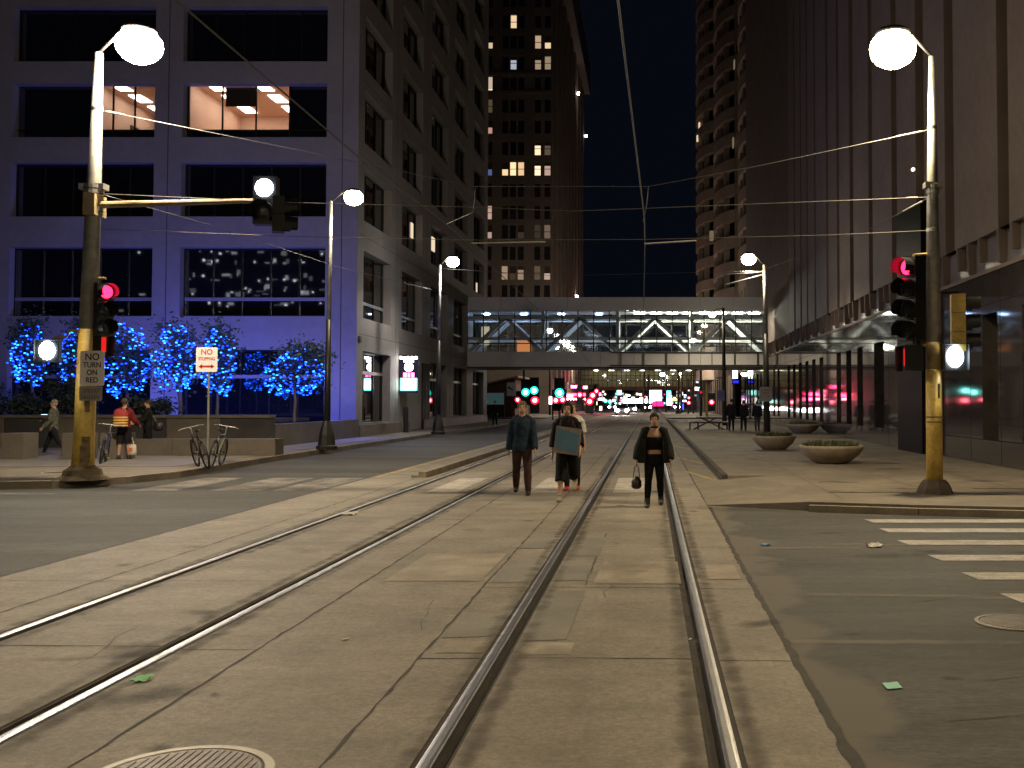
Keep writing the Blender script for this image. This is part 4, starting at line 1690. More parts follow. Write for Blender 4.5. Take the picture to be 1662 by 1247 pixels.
street_lamp('small street lamp under the skyways in the distance', (2.6, 165, WZ), (2.6, 165, 7.0), P(1075, 608, 165), .14, .08, .38, 'lamp_cool', pole='darkmetal', bell=False)
street_lamp('thin double pole lamp at the far crossing on the right', (4.6, 150, WZ), (4.6, 150, 6.6), P(1103, 607, 150), .2, .1, .22, 'lamp_mid', pole='darkmetal', bell=False)
for xx, yy, lab in ((5.6, 112, 'added street lamp lighting the towers, at the corner of the balcony tower beyond the skyway'), (-12.6, 128, 'added street lamp lighting the towers, on the left beyond the pavilion'), (6.2, 145, 'added street lamp lighting the towers, in front of the columned podium far down on the right'), (-12.4, 172, 'added street lamp lighting the towers, beside the base of the stone tower')):  # lamps added so their upward light reaches the far towers
    street_lamp(lab, (xx, yy, WZ), (xx, yy, 8.6), (xx + (-.8 if xx > 0 else .8), yy, 8.7), .15, .08, .3, 'lamp_tower_fill', pole='darkmetal', bell=False)
# lamps at the near corners of the crossing, beside and behind the camera
street_lamp('street lamp on the near right corner of the crossing', (6.0, -1.5, 0), (6.0, -1.5, 8.8), (5.1, -1.5, 8.9), .16, .07, .3, 'lamp_near')
street_lamp('street lamp on the near left corner of the crossing', (-12.0, 4.5, 0), (-12.0, 4.5, 8.9), (-11.1, 4.5, 9.0), .16, .07, .3, 'lamp_rear')


def signal(parent, c, face, n, lits, house='black', plate=False, sec=.37, name='traffic_signal', label=None):
    """vertical signal head of n sections; c = top section centre; face = horizontal facing angle vector"""
    f = Vector((face[0], face[1], 0)).normalized()
    rgt = Vector((-f.y, f.x, 0))
    up = Vector((0, 0, 1))
    c = Vector(c)
    m = MB()
    for k in range(n):
        q = c - up * sec * k
        m.obox(q - f * .12, rgt * sec * .46, f * .12, up * (sec * .485), 0)
        if lits.get(k) == 'sig_white':
            continue
        # visor: three quarter tunnel
        rings = []
        for dd in (0.0, .12, .26):
            rings.append([q + f * (.001 + dd) + rgt * math.cos(a) * .165 + up * math.sin(a) * .165 for a in [(-.42 + 1.84 * i / 12) * PI * .5 * 1.0 + 0 for i in range(0)]] or
                         [q + f * (.001 + dd) + rgt * math.cos(a) * sec * .445 + up * math.sin(a) * sec * .445 for a in [-.30 * PI + 1.6 * PI * i / 14 for i in range(15)]])
        for i in range(2):
            for k2 in range(14):
                if i == 1 and (k2 == 0 or k2 == 13):
                    continue
                m.quad(rings[i][k2], rings[i + 1][k2], rings[i + 1][k2 + 1], rings[i][k2 + 1], mi=1)
    mid = c - up * sec * (n - 1) / 2
    if plate:
        m.obox(mid - f * .13, rgt * (sec * .5 + .13), f * .006, up * (sec * n / 2 + .13), 1)
    s_ = m.build(name, [house, 'black'], parent)
    if label:
        s_['label'] = label
    for k in range(n):
        q = c - up * sec * k
        l = MB()
        l.ball(q + f * .004, (sec * .365, sec * .365, sec * .365), 14, 8)
        # flatten along the facing axis
        for i in range(len(l.v)):
            d = l.v[i] - q
            l.v[i] = q + d - f * d.dot(f) * .75 + f * .01
        l.build('lens', mt[lits[k]] if k in lits else mt['lens_dark'], s_)
    return s_


def ped(parent, c, face, mat_, hand=True, label=None):
    f = Vector((face[0], face[1], 0)).normalized()
    rgt = Vector((-f.y, f.x, 0))
    up = Vector((0, 0, 1))
    c = Vector(c)
    m = MB()
    m.obox(c - f * .1, rgt * .23, f * .11, up * .23, 0)
    for sx in (-1, 1):
        m.obox(c + f * .07 + rgt * sx * .225, rgt * .006, f * .059, up * .22, 0)
    m.obox(c + f * .07 + up * .224, rgt * .23, f * .059, up * .005, 0)
    s_ = m.build('pedestrian_signal', 'black', parent)
    if label:
        s_['label'] = label
    l = MB()
    if hand:
        l.obox(c + f * .02 - up * .05, rgt * .09, f * .005, up * .08)
        for k in range(4):
            l.obox(c + f * .02 + rgt * (-.075 + .05 * k) + up * .1, rgt * .018, f * .005, up * .075)
    else:
        l.ball(c + f * .03 + up * .01, (.15, .15, .19), 12, 8)
        for i in range(len(l.v)):
            d = l.v[i] - c
            l.v[i] = c + d - f * d.dot(f) * .8 + f * .03
    l.build('lens', mat_, s_)
    return s_


def sign_plate(parent, c, wd, ht, mat_, name='sign_plate', label=None):
    m = MB()
    x, y, z = c
    r = .03
    pts = []
    for sx, sz, a0 in ((1, -1, -PI / 2), (1, 1, 0), (-1, 1, PI / 2), (-1, -1, PI)):
        for k in range(4):
            a = a0 + PI / 2 * k / 3
            pts.append((x + sx * (wd / 2 - r) + r * math.cos(a), z + sz * (ht / 2 - r) + r * math.sin(a)))
    n = len(pts)
    vs = [(px, y, pz) for px, pz in pts] + [(px, y + .012, pz) for px, pz in pts]
    m.add(vs, [tuple(range(n)), tuple(reversed(range(n, 2 * n)))] + [(i, n + i, n + (i + 1) % n, (i + 1) % n) for i in range(n)])
    o = m.build(name, mat_, parent)
    if label:
        o['label'] = label
    return o


def smudge(parent, c, wd, rows_, h, mat_='faded_ink', seed=1, name='lettering'):
    """lines of lettering too worn to read"""
    rd = random.Random(seed)
    m = MB()
    x, y, z = c
    for r_, zz in enumerate(rows_):
        xx = x - wd / 2
        while xx < x + wd / 2 - .01:
            ww = rd.uniform(.5, .85) * h
            if rd.random() > .14:
                v = rd.random()
                m.box(xx, xx + ww * .28, y - .003, y, z + zz - h / 2, z + zz + h / 2)
                if v > .3:
                    m.box(xx + ww * .3, xx + ww * .75, y - .003, y, z + zz + h * (.3 if v > .6 else -.1), z + zz + h * (.5 if v > .6 else .1))
                if v < .7:
                    m.box(xx + ww * .3, xx + ww * .75, y - .003, y, z + zz - h * .5, z + zz - h * .3)
            xx += ww
    return m.build(name, mat_, parent)


def bracket(mb, a, b, r=.025):
    mb.tube([a, b], r, 8)


# --- left signal pole
LPY = 21.3
lbse = P(134, 768, LPY)
lbse.z = WZ
ltop = P(161, 86, LPY)
lp = thing('signal_pole', 'leaning lamp and signal pole with yellow base on the left corner', 'signal pole', lbse, 'lamp and signal poles at the crossing')
zy = P(145, 535, LPY).z
ty = (zy - lbse.z) / (ltop.z - lbse.z)
jn = lbse.lerp(ltop, ty)
m = MB()
m.tube([jn, jn.lerp(ltop, .5), ltop], [.185, .145, .08], 18)
m.build('pole', 'steel', lp, smooth=True)
m = MB()
m.tube([lbse + Vector((0, 0, .2)), lbse.lerp(jn, .25), jn + Vector((0, 0, .002))], [.225, .205, .19], 20)
yp = m.build('yellow_pole', 'yellow', lp, smooth=True)
m = MB()
q = lbse.lerp(jn, .17)
for kk_, (dx, dz, rr) in enumerate(((.13, 0, .11), (.14, .22, .09), (.12, -.16, .1), (.15, .95, .05), (.15, 1.1, .06))):
    c = q + Vector((dx, 0, dz))
    yy = -math.sqrt(max(.001, .219 ** 2 - dx ** 2))
    m = MB()
    m.obox(c + Vector((0, yy - .002, 0)), Vector((rr * .75, rr * .4, 0)), Vector((0, .003, 0)), (0, 0, rr * 1.6))
    m.build('scuff', 'yellow_wear', yp)
m = MB()
m.lathe([(.55, 0), (.52, .04), (.40, .09), (.37, .2), (.27, .26), (.23, .30)], lbse, 8)
m.build('base', M('stained_footing', (.13, .10, .06), .8, noise=((5, .5),)), lp)
luminaire(lp, P(226, 74, LPY), .47, 'lamp_left', ltop)
# mast arm
a0 = P(150, 333, LPY)
a1 = P(455, 325, LPY - .4)
m = MB()
m.tube([a0, a0.lerp(a1, .5), a1], [.075, .06, .045], 10)
m.obox(a0 + Vector((.05, 0, -.02)), (.12, 0, 0), (0, .24, 0), (0, 0, .22))
m.build('mast_arm', M('tan_arm_paint', (.30, .23, .12), .55, noise=((5, .2),)), lp)
signal(lp, P(429, 305, LPY - .65), (.05, -1), 2, {0: 'sig_white'}, 'darkmetal', sec=.5, label='mast arm signal with a glaring white light')
signal(lp, P(462, 335, LPY - .5), (.9, .35), 2, {}, 'darkmetal')
for yy_ in (304, 312, 178, 340):
    m = MB()
    q = lbse.lerp(ltop, (P(150, yy_, LPY).z - lbse.z) / (ltop.z - lbse.z))
    if yy_ == 304:
        m.obox(q, (.26, 0, 0), (0, .12, 0), (0, 0, .06))
    m.lathe([(.20 if yy_ > 200 else .12, -.04), (.20 if yy_ > 200 else .12, .04)], q, 16)
    m.build('clamp', 'steel', lp)
f = (.75, -.66)
signal(lp, P(172, 474, LPY - .1), f, 3, {0: 'sig_red'}, 'black', label='signal on left pole showing red')
c = P(172, 575, LPY)
ped(lp, P(166, 561, LPY + .12), (.99, -.10), mt['ped_red'])
ped(lp, P(77, 570, LPY - .2), (.35, -1), mt['sig_white'], hand=False, label='bright white walk light')
m = MB()
q1, q2, q3 = P(150, 536, LPY), P(112, 540, LPY), P(90, 550, LPY)
m.tube([q1, P(113, 537, LPY), P(108, 546, LPY), P(88, 549, LPY), P(88, 556, LPY)], .03, 8)
m.build('bracket', 'yellow', lp)
m = MB()
m.tube([P(155, 452, LPY), P(172, 452, LPY)], .03, 8)
m.tube([P(155, 545, LPY), P(175, 545, LPY)], .03, 8)
m.build('bracket', 'yellow', lp)
# signs
c = P(149.5, 598, LPY - .36)
sg = sign_plate(lp, c, .50, .72, 'whitesign')
text('NO', .20, (c.x, c.y - .004, c.z + .23), sg, squeeze=.95)
text('TURN\nON\nRED', .155, (c.x, c.y - .004, c.z - .09), sg, squeeze=.9)
c = P(147, 639, LPY - .32)
sg = sign_plate(lp, c, .47, .30, 'greysign')
smudge(sg, (c.x, c.y - .001, c.z), .38, (.06, -.07), .075, seed=4)

# --- right signal pole
RPY = 18.0
rbse = P(1517, 800, RPY)
rbse.z = WZ
rtop = P(1512, 92, RPY)
rp = thing('signal_pole', 'lamp and signal pole with yellow lower half on the right corner', 'signal pole', rbse, 'lamp and signal poles at the crossing')
jn = rbse.lerp(rtop, (P(1516, 600, RPY).z - rbse.z) / (rtop.z - rbse.z))
jm = rbse.lerp(rtop, (P(1516, 556, RPY).z - rbse.z) / (rtop.z - rbse.z))
m = MB()
m.tube([jm, jm.lerp(rtop, .55), rtop], [.135, .10, .05], 18)
m.build('pole', 'steel', rp, smooth=True)
m = MB()
m.tube([jn, jm], [.138, .136], 18)
m.build('faded_band', M('faded_yellow', (.27, .20, .08), .6, noise=((6, .3),)), rp, smooth=True)
m = MB()
m.tube([rbse + Vector((0, 0, .15)), jn], [.145, .139], 18)
yp = m.build('yellow_pole', 'yellow', rp, smooth=True)
m = MB()
for py in (677, 685):
    q = rbse.lerp(rtop, (P(1516, py, RPY).z - rbse.z) / (rtop.z - rbse.z))
    m.lathe([(.15, -.01), (.15, .01)], q, 18)
q = P(1520, 635, RPY)
m.obox((q.x, q.y - .145, q.z), (.02, .008, 0), (0, .004, 0), (0, 0, .13))
m.build('band', 'yellow_wear', yp)
m = MB()
m.lathe([(.33, 0), (.30, .1), (.24, .2), (.20, .24)], rbse, 8)
m.build('base', M('iron_footing', (.10, .075, .05), .8, noise=((5, .4),)), rp)
luminaire(rp, P(1449, 80, RPY), .42, 'lamp_warm', rtop)
for yy_ in (208, 304, 312, 374):
    m = MB()
    q = rbse.lerp(rtop, (P(1514, yy_, RPY).z - rbse.z) / (rtop.z - rbse.z))
    rr = .12 if yy_ > 300 else .085
    m.lathe([(rr, -.03), (rr, .03)], q, 16)
    if yy_ == 304:
        m.obox(q + Vector((.02, 0, .03)), (.17, 0, 0), (0, .1, 0), (0, 0, .05))
    m.build('clamp', 'steel', rp)
f = (-.8, -.6)
signal(rp, P(1473, 434, RPY - .15), f, 4, {0: 'sig_red'}, 'black', label='tall signal on right pole showing red')
m = MB()
m.box(P(1489, 420, RPY).x, P(1502, 420, RPY).x, RPY + .12, RPY + .16, P(1495, 562, RPY).z, P(1495, 414, RPY).z)
m.build('backplate', 'black', rp)
m = MB()
m.tube([P(1510, 412, RPY), P(1484, 413, RPY), P(1484, 562, RPY), P(1505, 560, RPY)], .028, 8)
m.build('bracket', 'yellow', rp)
ped(rp, P(1472, 582, RPY - .1), (-.99, -.14), mt['ped_red'])
m = MB()
x0_, x1_ = P(1478, 600, RPY + .3).x, P(1503, 600, RPY + .3).x
ped(rp, P(1549, 580, RPY - .1), (.1, -1), mt['sig_white'], hand=False, label='bright white walk light on the right pole')
c0 = P(1566, 492, RPY)
sgn = signal(rp, P(1566, 493, RPY), (.96, -.2), 3, {0: 'sig_red_dim'}, 'yellow', sec=.34, label='side signal in a yellow housing')
m = MB()
m.tube([P(1518, 478, RPY), P(1556, 474, RPY)], .025, 8)
m.tube([P(1518, 560, RPY), P(1552, 562, RPY)], .025, 8)
m.build('bracket', 'darkmetal', rp)

# --- no stopping sign
b = G(337, 757, WZ)
ns = thing('street_sign', 'no stopping sign on a thin post with bicycles against it', 'sign', (b.x, b.y, WZ))
m = MB()
zt_ = P(335, 565, b.y).z
m.tube([(b.x, b.y, WZ), (b.x, b.y, zt_)], .03, 8)
m.build('post', 'steel', ns)
c = P(335.5, 584, b.y - .05)
sg = sign_plate(ns, c, .54, .62, 'whitesign')
text('NO', .19, (c.x, c.y - .004, c.z + .19), sg, 'redink')
text('STOPPING', .105, (c.x, c.y - .004, c.z + .02), sg, 'redink', squeeze=.85)
m = MB()
zz = c.z - .17
m.box(c.x - .14, c.x + .14, c.y - .004, c.y - .001, zz - .022, zz + .022)
for sx in (-1, 1):
    m.add([(c.x + sx * .2, c.y - .004, zz), (c.x + sx * .11, c.y - .004, zz + .06), (c.x + sx * .11, c.y - .004, zz - .06)], [(0, 1, 2)])
m.build('arrow', 'redink', sg)

# signs fixed to the right hand lamps
b = G(1245, 711, WZ)
c = P(1243, 640, b.y - .22)
t = thing('notice_sign', 'white notice sign with worn lettering strapped to the lamp pole by the planter', 'sign', c)
sg = sign_plate(t, c, .55, .66, 'greysign')
smudge(sg, (c.x, c.y - .001, c.z), .42, (.2, .05, -.1), .085, seed=9)
b = G(1176, 690.5, WZ)
c = P(1170, 642, b.y - .25)
t = thing('notice_sign', 'bluish notice sign on the lamp pole in front of the skyway', 'sign', c)
sg = sign_plate(t, c, .52, .72, M('blue_sign_sheet', (.22, .22, .48), .5))
smudge(sg, (c.x, c.y - .001, c.z), .40, (.2, .05, -.1), .07, seed=12)

# ------------------------------------------------------------------ wires
def wire(pts, r, label, name='span_wire', sag=0.0, mats='wire', ins=()):
    m = MB()
    out = []
    for i in range(len(pts) - 1):
        a, b = Vector(pts[i]), Vector(pts[i + 1])
        n = 8
        for k in range(n + (1 if i == len(pts) - 2 else 0)):
            t_ = k / n
            q = a.lerp(b, t_)
            q.z -= sag * 4 * t_ * (1 - t_)
            out.append(q)
    m.tube(out, r, 6, 0)
    for a, b in ins:
        m.tube([a, b], r * 2.4, 8, 1)
    o = m.build(name, [mats, 'insul'])
    tag(o, label, 'wire', 'overhead wires above the tracks')


WR = .0075
def LP_(py): return lbse.lerp(ltop, (P(150, py, LPY).z - lbse.z) / (ltop.z - lbse.z))
def RP_(py): return rbse.lerp(rtop, (P(1514, py, RPY).z - rbse.z) / (rtop.z - rbse.z))
A, B = LP_(178), RP_(210)
wire([A, P(480, 243, 20.6), P(770, 303, 20), P(1053, 303, 19), P(1230, 270, 18.5), B], WR, 'highest span wire dipping between the two corner poles',
     ins=((A.lerp(P(480, 243, 20.6), .05), A.lerp(P(480, 243, 20.6), .14)), (B.lerp(P(1230, 270, 18.5), .06), B.lerp(P(1230, 270, 18.5), .2))))
A, B = LP_(314), RP_(320)
wire([A, P(470, 329, 20.6), P(780, 337, 20), P(930, 343, 19.6), P(1060, 338, 19), B], WR, 'middle span wire running nearly level between the corner poles', ins=((B.lerp(P(1060, 338, 19), .05), B.lerp(P(1060, 338, 19), .09)),))
A, B = LP_(340), RP_(374)
wire([P(165, 372, LPY), P(480, 384, 20.6), P(762, 390, 20), P(1045, 389, 19), P(1340, 382, 18.4), B], WR * .8, 'lowest span wire carrying the contact wire clamps', ins=((P(765, 395, 20), P(885, 393, 20)), (P(1046, 396, 19), P(1130, 391, 18.8))))
A = LP_(312)
wire([A, P(337, 364, 24), P(550, 434, 34), P(700, 470, 51)], WR, 'slanting guy wire from the left corner pole toward the farther lamp')
wire([RP_(318), P(1400, 378, 24), P(1235, 440, 44.5)], WR, 'slanting guy wire from the right corner pole to the farther lamp', ins=((RP_(318).lerp(P(1400, 378, 24), .12), RP_(318).lerp(P(1400, 378, 24), .35)),))
wire([(-4.55, -12, 5.6), (-4.45, 4, 5.55), P(590, 262, 15), P(725, 364, 20.5), (-4.0, 50, 4.9), (-4.1, 76, 4.16)], .011, 'contact wire over the left track')
wire([(-.42, -12, 5.75), P(1003, 0, 10.2), P(1046, 355, 22), P(1047, 395, 25), (-.35, 50, 4.9), (-.33, 76, 4.16)], .013, 'contact wire over the right track')
wire([P(1053, 303, 19), P(1050, 330, 19), P(1044, 360, 19.2)], WR * .9, 'short dropper wire hanging above the right track', name='dropper_wire')
wire([P(772, 303, 20), P(768, 345, 20), P(725, 364, 20.5)], WR * .9, 'short dropper wire hanging above the left track', name='dropper_wire')
b = G(1245, 711, WZ)
for k, (px, py, lab) in enumerate(((1175, 446, 'upper support arm cable reaching left from the right lamp'), (1178, 462, 'lower support arm cable reaching left from the right lamp'))):
    wire([P(1241, 441 + 4 * k, b.y), P(px, py, b.y + 1)], .02, lab)
wire([P(1232, 440, b.y), P(900, 448, 46), P(715, 436, 51.8)], WR, 'far span wire between the two middle lamps')

# ------------------------------------------------------------------ planters, picnic tables
for px, py, rr, lab in ((1355, 754, .84, 'nearest wide concrete bowl planter on the right sidewalk'), (1259, 731, .74, 'second bowl planter, at the foot of the lamp pole'), (1306, 704, .85, 'dark bowl planter farther back against the granite wall')):
    p = G(px, py, WZ)
    yy = p.y + rr * .6
    t = thing('bowl_planter', lab, 'planter', (p.x, yy, WZ), 'concrete bowl planters')
    m = MB()
    c = (p.x, yy, WZ)
    m.lathe([(rr * .45, 0), (rr * .55, .03), (rr * .85, .22), (rr * 1.0, .40), (rr * 1.02, .46), (rr * .97, .48), (rr * .92, .46), (rr * .9, .42)], c, 36, cap=False)
    m.build('bowl', 'pot', t, smooth=True)
    m = MB()
    m.lathe([(rr * .91, .42), (rr * .5, .45), (.01, .47)], c, 24, cap=False)
    m.build('soil', 'soil', t)
    m = MB()
    rd = random.Random(px)
    for k in range(420):
        a, q = rd.uniform(0, 2 * PI), rr * .85 * math.sqrt(rd.random())
        x_, y_ = p.x + q * math.cos(a), yy + q * math.sin(a)
        h_ = rd.uniform(.05, .2)
        d = Vector((rd.uniform(-.06, .06), rd.uniform(-.06, .06), h_))
        b_ = Vector((rd.uniform(-1, 1), rd.uniform(-1, 1), 0)).normalized() * .022
        o_ = Vector((x_, y_, WZ + .43))
        m.quad(o_ - b_ * .4, o_ + b_ * .4, o_ + d * .6 + b_, o_ + d, o_ + d * .6 - b_)
    m.build('plant_sprig', M('planter_plants', (.05, .065, .025), .7, noise=((9, .5),)), t)

p = G(1150, 697, WZ)
t = thing('picnic_table', 'dark picnic table with pale top on the right sidewalk', 'picnic table', (p.x, p.y, WZ))
m = MB()
m.box(p.x - .75, p.x + .75, p.y - .4, p.y + .4, WZ + .70, WZ + .76)
m.build('tabletop', M('pale_tabletop', (.35, .31, .26), .6), t)
for sx in (-1, 1):
    m = MB()
    m.box(p.x + sx * 1.05 - .18, p.x + sx * 1.05 + .18, p.y - .7, p.y + .7, WZ + .42, WZ + .47)
    m.build('seat', M('pale_seat', (.28, .25, .22), .6), t)
m = MB()
for sy in (-.3, .3):
    m.bar((p.x - .9, p.y + sy, WZ), (p.x + .5, p.y + sy, WZ + .7), .06, .06)
    m.bar((p.x + .9, p.y + sy, WZ), (p.x - .5, p.y + sy, WZ + .7), .06, .06)
    m.bar((p.x - 1.15, p.y + sy, WZ + .40), (p.x + 1.15, p.y + sy, WZ + .40), .05, .06)
    for sx in (-1, 1):
        m.tube([(p.x + sx * 1.1, p.y + sy, WZ), (p.x + sx * 1.1, p.y + sy, WZ + .4)], .03, 8)
for sx in (-1, 1):
    m.box(p.x + sx * .62 - .3, p.x + sx * .62 + .3, p.y - .35, p.y + .35, WZ + .36, WZ + .41)
    m.tube([(p.x + sx * .62, p.y, WZ), (p.x + sx * .62, p.y, WZ + .36)], .05, 8)
m.build('frame', 'black', t)


# ------------------------------------------------------------------ bicycles
def bicycle(label, loc, rz, lean, col):
    t = thing('bicycle', label, 'bicycle', (0, 0, 0), 'bicycles locked on the left sidewalk')
    R = .34
    fm = M('bike_frame_paint', col, .35, .3)
    for wx in (0, 1.03):
        m = MB()
        m.tube([(wx + R * math.cos(a), 0, R + R * math.sin(a)) for a in [2 * PI * k / 28 for k in range(29)]], .021, 8, 0, cap=False)
        w_ = m.build('wheel', 'black', t)
        m = MB()
        m.tube([(wx + (R - .035) * math.cos(a), 0, R + (R - .035) * math.sin(a)) for a in [2 * PI * k / 28 for k in range(29)]], .012, 6, 0, cap=False)
        for k in range(14):
            a = 2 * PI * k / 14
            m.tube([(wx, (.02 if k % 2 else -.02), R), (wx + (R - .04) * math.cos(a), 0, R + (R - .04) * math.sin(a))], .0025, 4)
        m.tube([(wx, -.05, R), (wx, .05, R)], .022, 8)
        m.build('rim', 'darkmetal', w_)
    m = MB()
    st, bbk, hd, hd2 = (.32, 0, .80), (.43, 0, .28), (.84, 0, .84), (.87, 0, .70)
    for a, b, r in ((st, bbk, .018), (st, (.83, 0, .80), .018), (bbk, hd2, .02), (hd, hd2, .022), (bbk, (0, .04, R), .011), (bbk, (0, -.04, R), .011), (st, (0, .04, R), .010), (st, (0, -.04, R), .010),
                    (hd2, (.97, .05, .5), .012), ((.97, .05, .5), (1.03, .05, R), .011), (hd2, (.97, -.05, .5), .012), ((.97, -.05, .5), (1.03, -.05, R), .011), (st, (.29, 0, .92), .014)):
        m.tube([a, b], r, 8)
    m.build('frame', fm, t)
    m = MB()
    m.tube([(.84, 0, .84), (.83, 0, .95), (.88, 0, 1.0)], .014, 8)
    m.tube([(.80, -.30, 1.0), (.88, -.2, 1.01), (.88, .2, 1.01), (.80, .30, 1.0)], .013, 8)
    m.build('handlebar', 'steel', t)
    m = MB()
    m.loft([[Vector((x_, y_ * wq, z_ + .93)) for y_, z_ in ((-1, 0), (-.6, .03), (0, .035), (.6, .03), (1, 0), (0, -.03))] for x_, wq in ((.15, .03), (.2, .08), (.3, .05), (.42, .02))])
    m.build('saddle', 'black', t)
    m = MB()
    m.tube([(.43, -.06, .28), (.43, .06, .28)], .03, 10)
    m.tube([(.43, -.07, .28), (.52, -.07, .14)], .01, 6)
    m.tube([(.43, .07, .28), (.34, .07, .42)], .01, 6)
    m.box(.48, .58, -.13, -.06, .13, .15)
    m.box(.28, .38, .06, .13, .41, .43)
    m.tube([(.43 + .09 * math.cos(a), -.045, .28 + .09 * math.sin(a)) for a in [2 * PI * k / 16 for k in range(17)]], .006, 5, cap=False)
    m.build('crank', 'steel', t)
    t.location = loc
    t.rotation_euler = (lean, 0, rz)
    return t


b = G(337, 757, WZ)
bicycle('dark bicycle leaning on the left side of the no stopping post', (b.x + .34, b.y - .78, WZ), math.radians(126), math.radians(-13), (.08, .06, .05))
bicycle('pale framed bicycle leaning on the right side of the no stopping post', (b.x + .30, b.y - .52, WZ), math.radians(100), math.radians(10), (.20, .19, .17))
b2 = G(158, 752, WZ)
bicycle('bicycle parked behind the yellow pole base', (b2.x + .25, b2.y - .3, WZ), math.radians(112), math.radians(8), (.12, .12, .22))


# ------------------------------------------------------------------ people
SKIN = M('skin', (.42, .25, .17), .55, noise=((30, .08),))


def cloth(name, col, rough=.85):
    return M(name, col, rough, noise=((9, .35), (60, .2)), bump=(11, .8), spec=.15)


def person(label, loc, rz, h, legs, arms, wear, vox=.011, head_turn=0.0, detail=True, lean=0.0, group=None):
    t = thing('person', label, 'person', (0, 0, 0), group)
    B, S = MB(), h
    V = lambda x, y, z: Vector((x * S, y * S, z * S))
    # --- joints
    J = {}
    for i, sd in ((0, -1), (1, 1)):
        a, k = legs[i][:2]
        out = legs[i][2] if len(legs[i]) > 2 else 0.02
        hip = Vector((sd * .05, 0, .515))
        kn = hip + Vector((sd * math.sin(out) * .24, -math.sin(a) * .24, -math.cos(a) * .24))
        an = kn + Vector((sd * math.sin(out) * .2, -math.sin(a - k) * .235, -math.cos(a - k) * .235))
        J['hip%d' % i], J['kn%d' % i], J['an%d' % i] = hip, kn, an
        pitch = max(-.2, (k - a) * .7) if k > .25 else 0
        J['ft%d' % i] = pitch
        s_, ab, e = arms[i][:3]
        inw = arms[i][3] if len(arms[i]) > 3 else 0.0
        sh = Vector((sd * .101, lean * -.3 * .3, .800))
        el = sh + Vector((sd * math.sin(ab), -math.sin(s_) * math.cos(ab), -math.cos(s_) * math.cos(ab))) * .172
        fd = Vector((sd * math.sin(ab * .6 - inw), -math.sin(s_ + e), -math.cos(s_ + e)))
        fd.normalize()
        wr = el + fd * .15
        J['sh%d' % i], J['el%d' % i], J['wr%d' % i], J['fd%d' % i] = sh, el, wr, fd
    low = min(J['an0'].z, J['an1'].z) - .042
    drop = Vector((0, 0, low))
    for k in list(J):
        if isinstance(J[k], Vector) and not k.startswith('fd'):
            J[k] = J[k] - drop
    dz = -low

    def torso(mb, off, z0, z1, grow=1.0, flare=0.0):
        prof = [(.465, .088, .066), (.52, .097, .070), (.57, .086, .060), (.62, .080, .056), (.68, .087, .062), (.74, .094, .067), (.775, .097, .062), (.800, .086, .052), (.820, .066, .046), (.838, .046, .041), (.85, .040, .039)]
        rg = []
        for z, rx, ry in prof:
            if z0 - .001 <= z <= z1 + .001:
                fl = flare * max(0, (.62 - z)) if flare else 0
                rg.append((0, -lean * (z - .5), (z + dz), rx * grow + off + fl, ry * grow + off + fl))
        mb.ell([(a * S, b * S, c * S, d * S, e * S) for a, b, c, d, e in rg], 22)

    def arm(mb, i, off, upto=1.0, loose=0.0):
        sh, el, wr = J['sh%d' % i], J['el%d' % i], J['wr%d' % i]
        sg_ = 1 if sh.x > 0 else -1
        mb.tube([Vector((sg_ * .025, .004, .838 + dz)) * S, Vector((sg_ * .062, .003, .824 + dz)) * S, (sh + Vector((-sg_ * .008, 0, .000))) * S], [(.026 + off * .7) * S, (.030 + off * .7) * S, (.031 + off * .7) * S], 12)
        pts = [sh, sh.lerp(el, .5), el, el.lerp(wr, .4), wr]
        rad = [.030, .0275, .0225, .0215, .0155]
        if upto < 1:
            n = upto * 2
            if n <= 1:
                pts = [sh, sh.lerp(el, n * .5), sh.lerp(el, n)]
                rad = [.031, .029, .028]
            else:
                pts = [sh, sh.lerp(el, .5), el, el.lerp(wr, n - 1)]
                rad = [.030, .0275, .024, .023]
        rad = [r + off + loose * q / (len(rad) - 1) for q, r in enumerate(rad)]
        mb.tube([p * S for p in pts], [r * S for r in rad], 14)
        mb.ball((sh + Vector((-.012 if sh.x > 0 else .012, 0, -.010))) * S, (.034 + off * .6) * S, 12, 8)

    def leg(mb, i, off, upto=1.0, loose=0.0):
        hp, kn, an = J['hip%d' % i], J['kn%d' % i], J['an%d' % i]
        pts = [hp + Vector((0, 0, .02)), hp.lerp(kn, .45), kn, kn.lerp(an, .35), an]
        rad = [.052, .047, .034, .034, .021]
        if upto < 1:
            n = upto * 2
            pts = [hp + Vector((0, 0, .02)), hp.lerp(kn, .5), kn, kn.lerp(an, max(.02, n - 1))]
            rad = [.053, .048, .040, .040]
        rad = [r + off + loose * q / (len(rad) - 1) for q, r in enumerate(rad)]
        mb.tube([p * S for p in pts], [r * S for r in rad], 16)

    def foot(mb, i, off):
        an = J['an%d' % i]
        p_ = J['ft%d' % i]
        c_, s_ = math.cos(p_), math.sin(p_)
        def q(y, z):
            return (an + Vector((0, y * c_ - z * s_ * -1 * 0 - (0), 0)) + Vector((0, 0, 0)) + Vector((0, 0, z * c_)) + Vector((0, 0, y * s_)))
        pts = [q(.030, -.022), q(.0, -.018), q(-.045, -.024), q(-.085, -.029), q(-.105, -.030)]
        rad = [.018, .024, .022, .018, .010]
        mb.tube([p * S for p in pts], [(r + off) * S for r in rad], 12, flat=1.12, flatdir=(1, 0, 0))
        mb.tube([(an + Vector((0, 0, .03))) * S, q(.005, -.012) * S], [(.023 + off) * S, (.026 + off) * S], 12)

    # --- body: one continuous surface
    torso(B, -.006, .465, .85)
    hz = Vector((0, -lean * .42, .935 + dz))
    rot = Matrix.Rotation(head_turn, 3, 'Z')
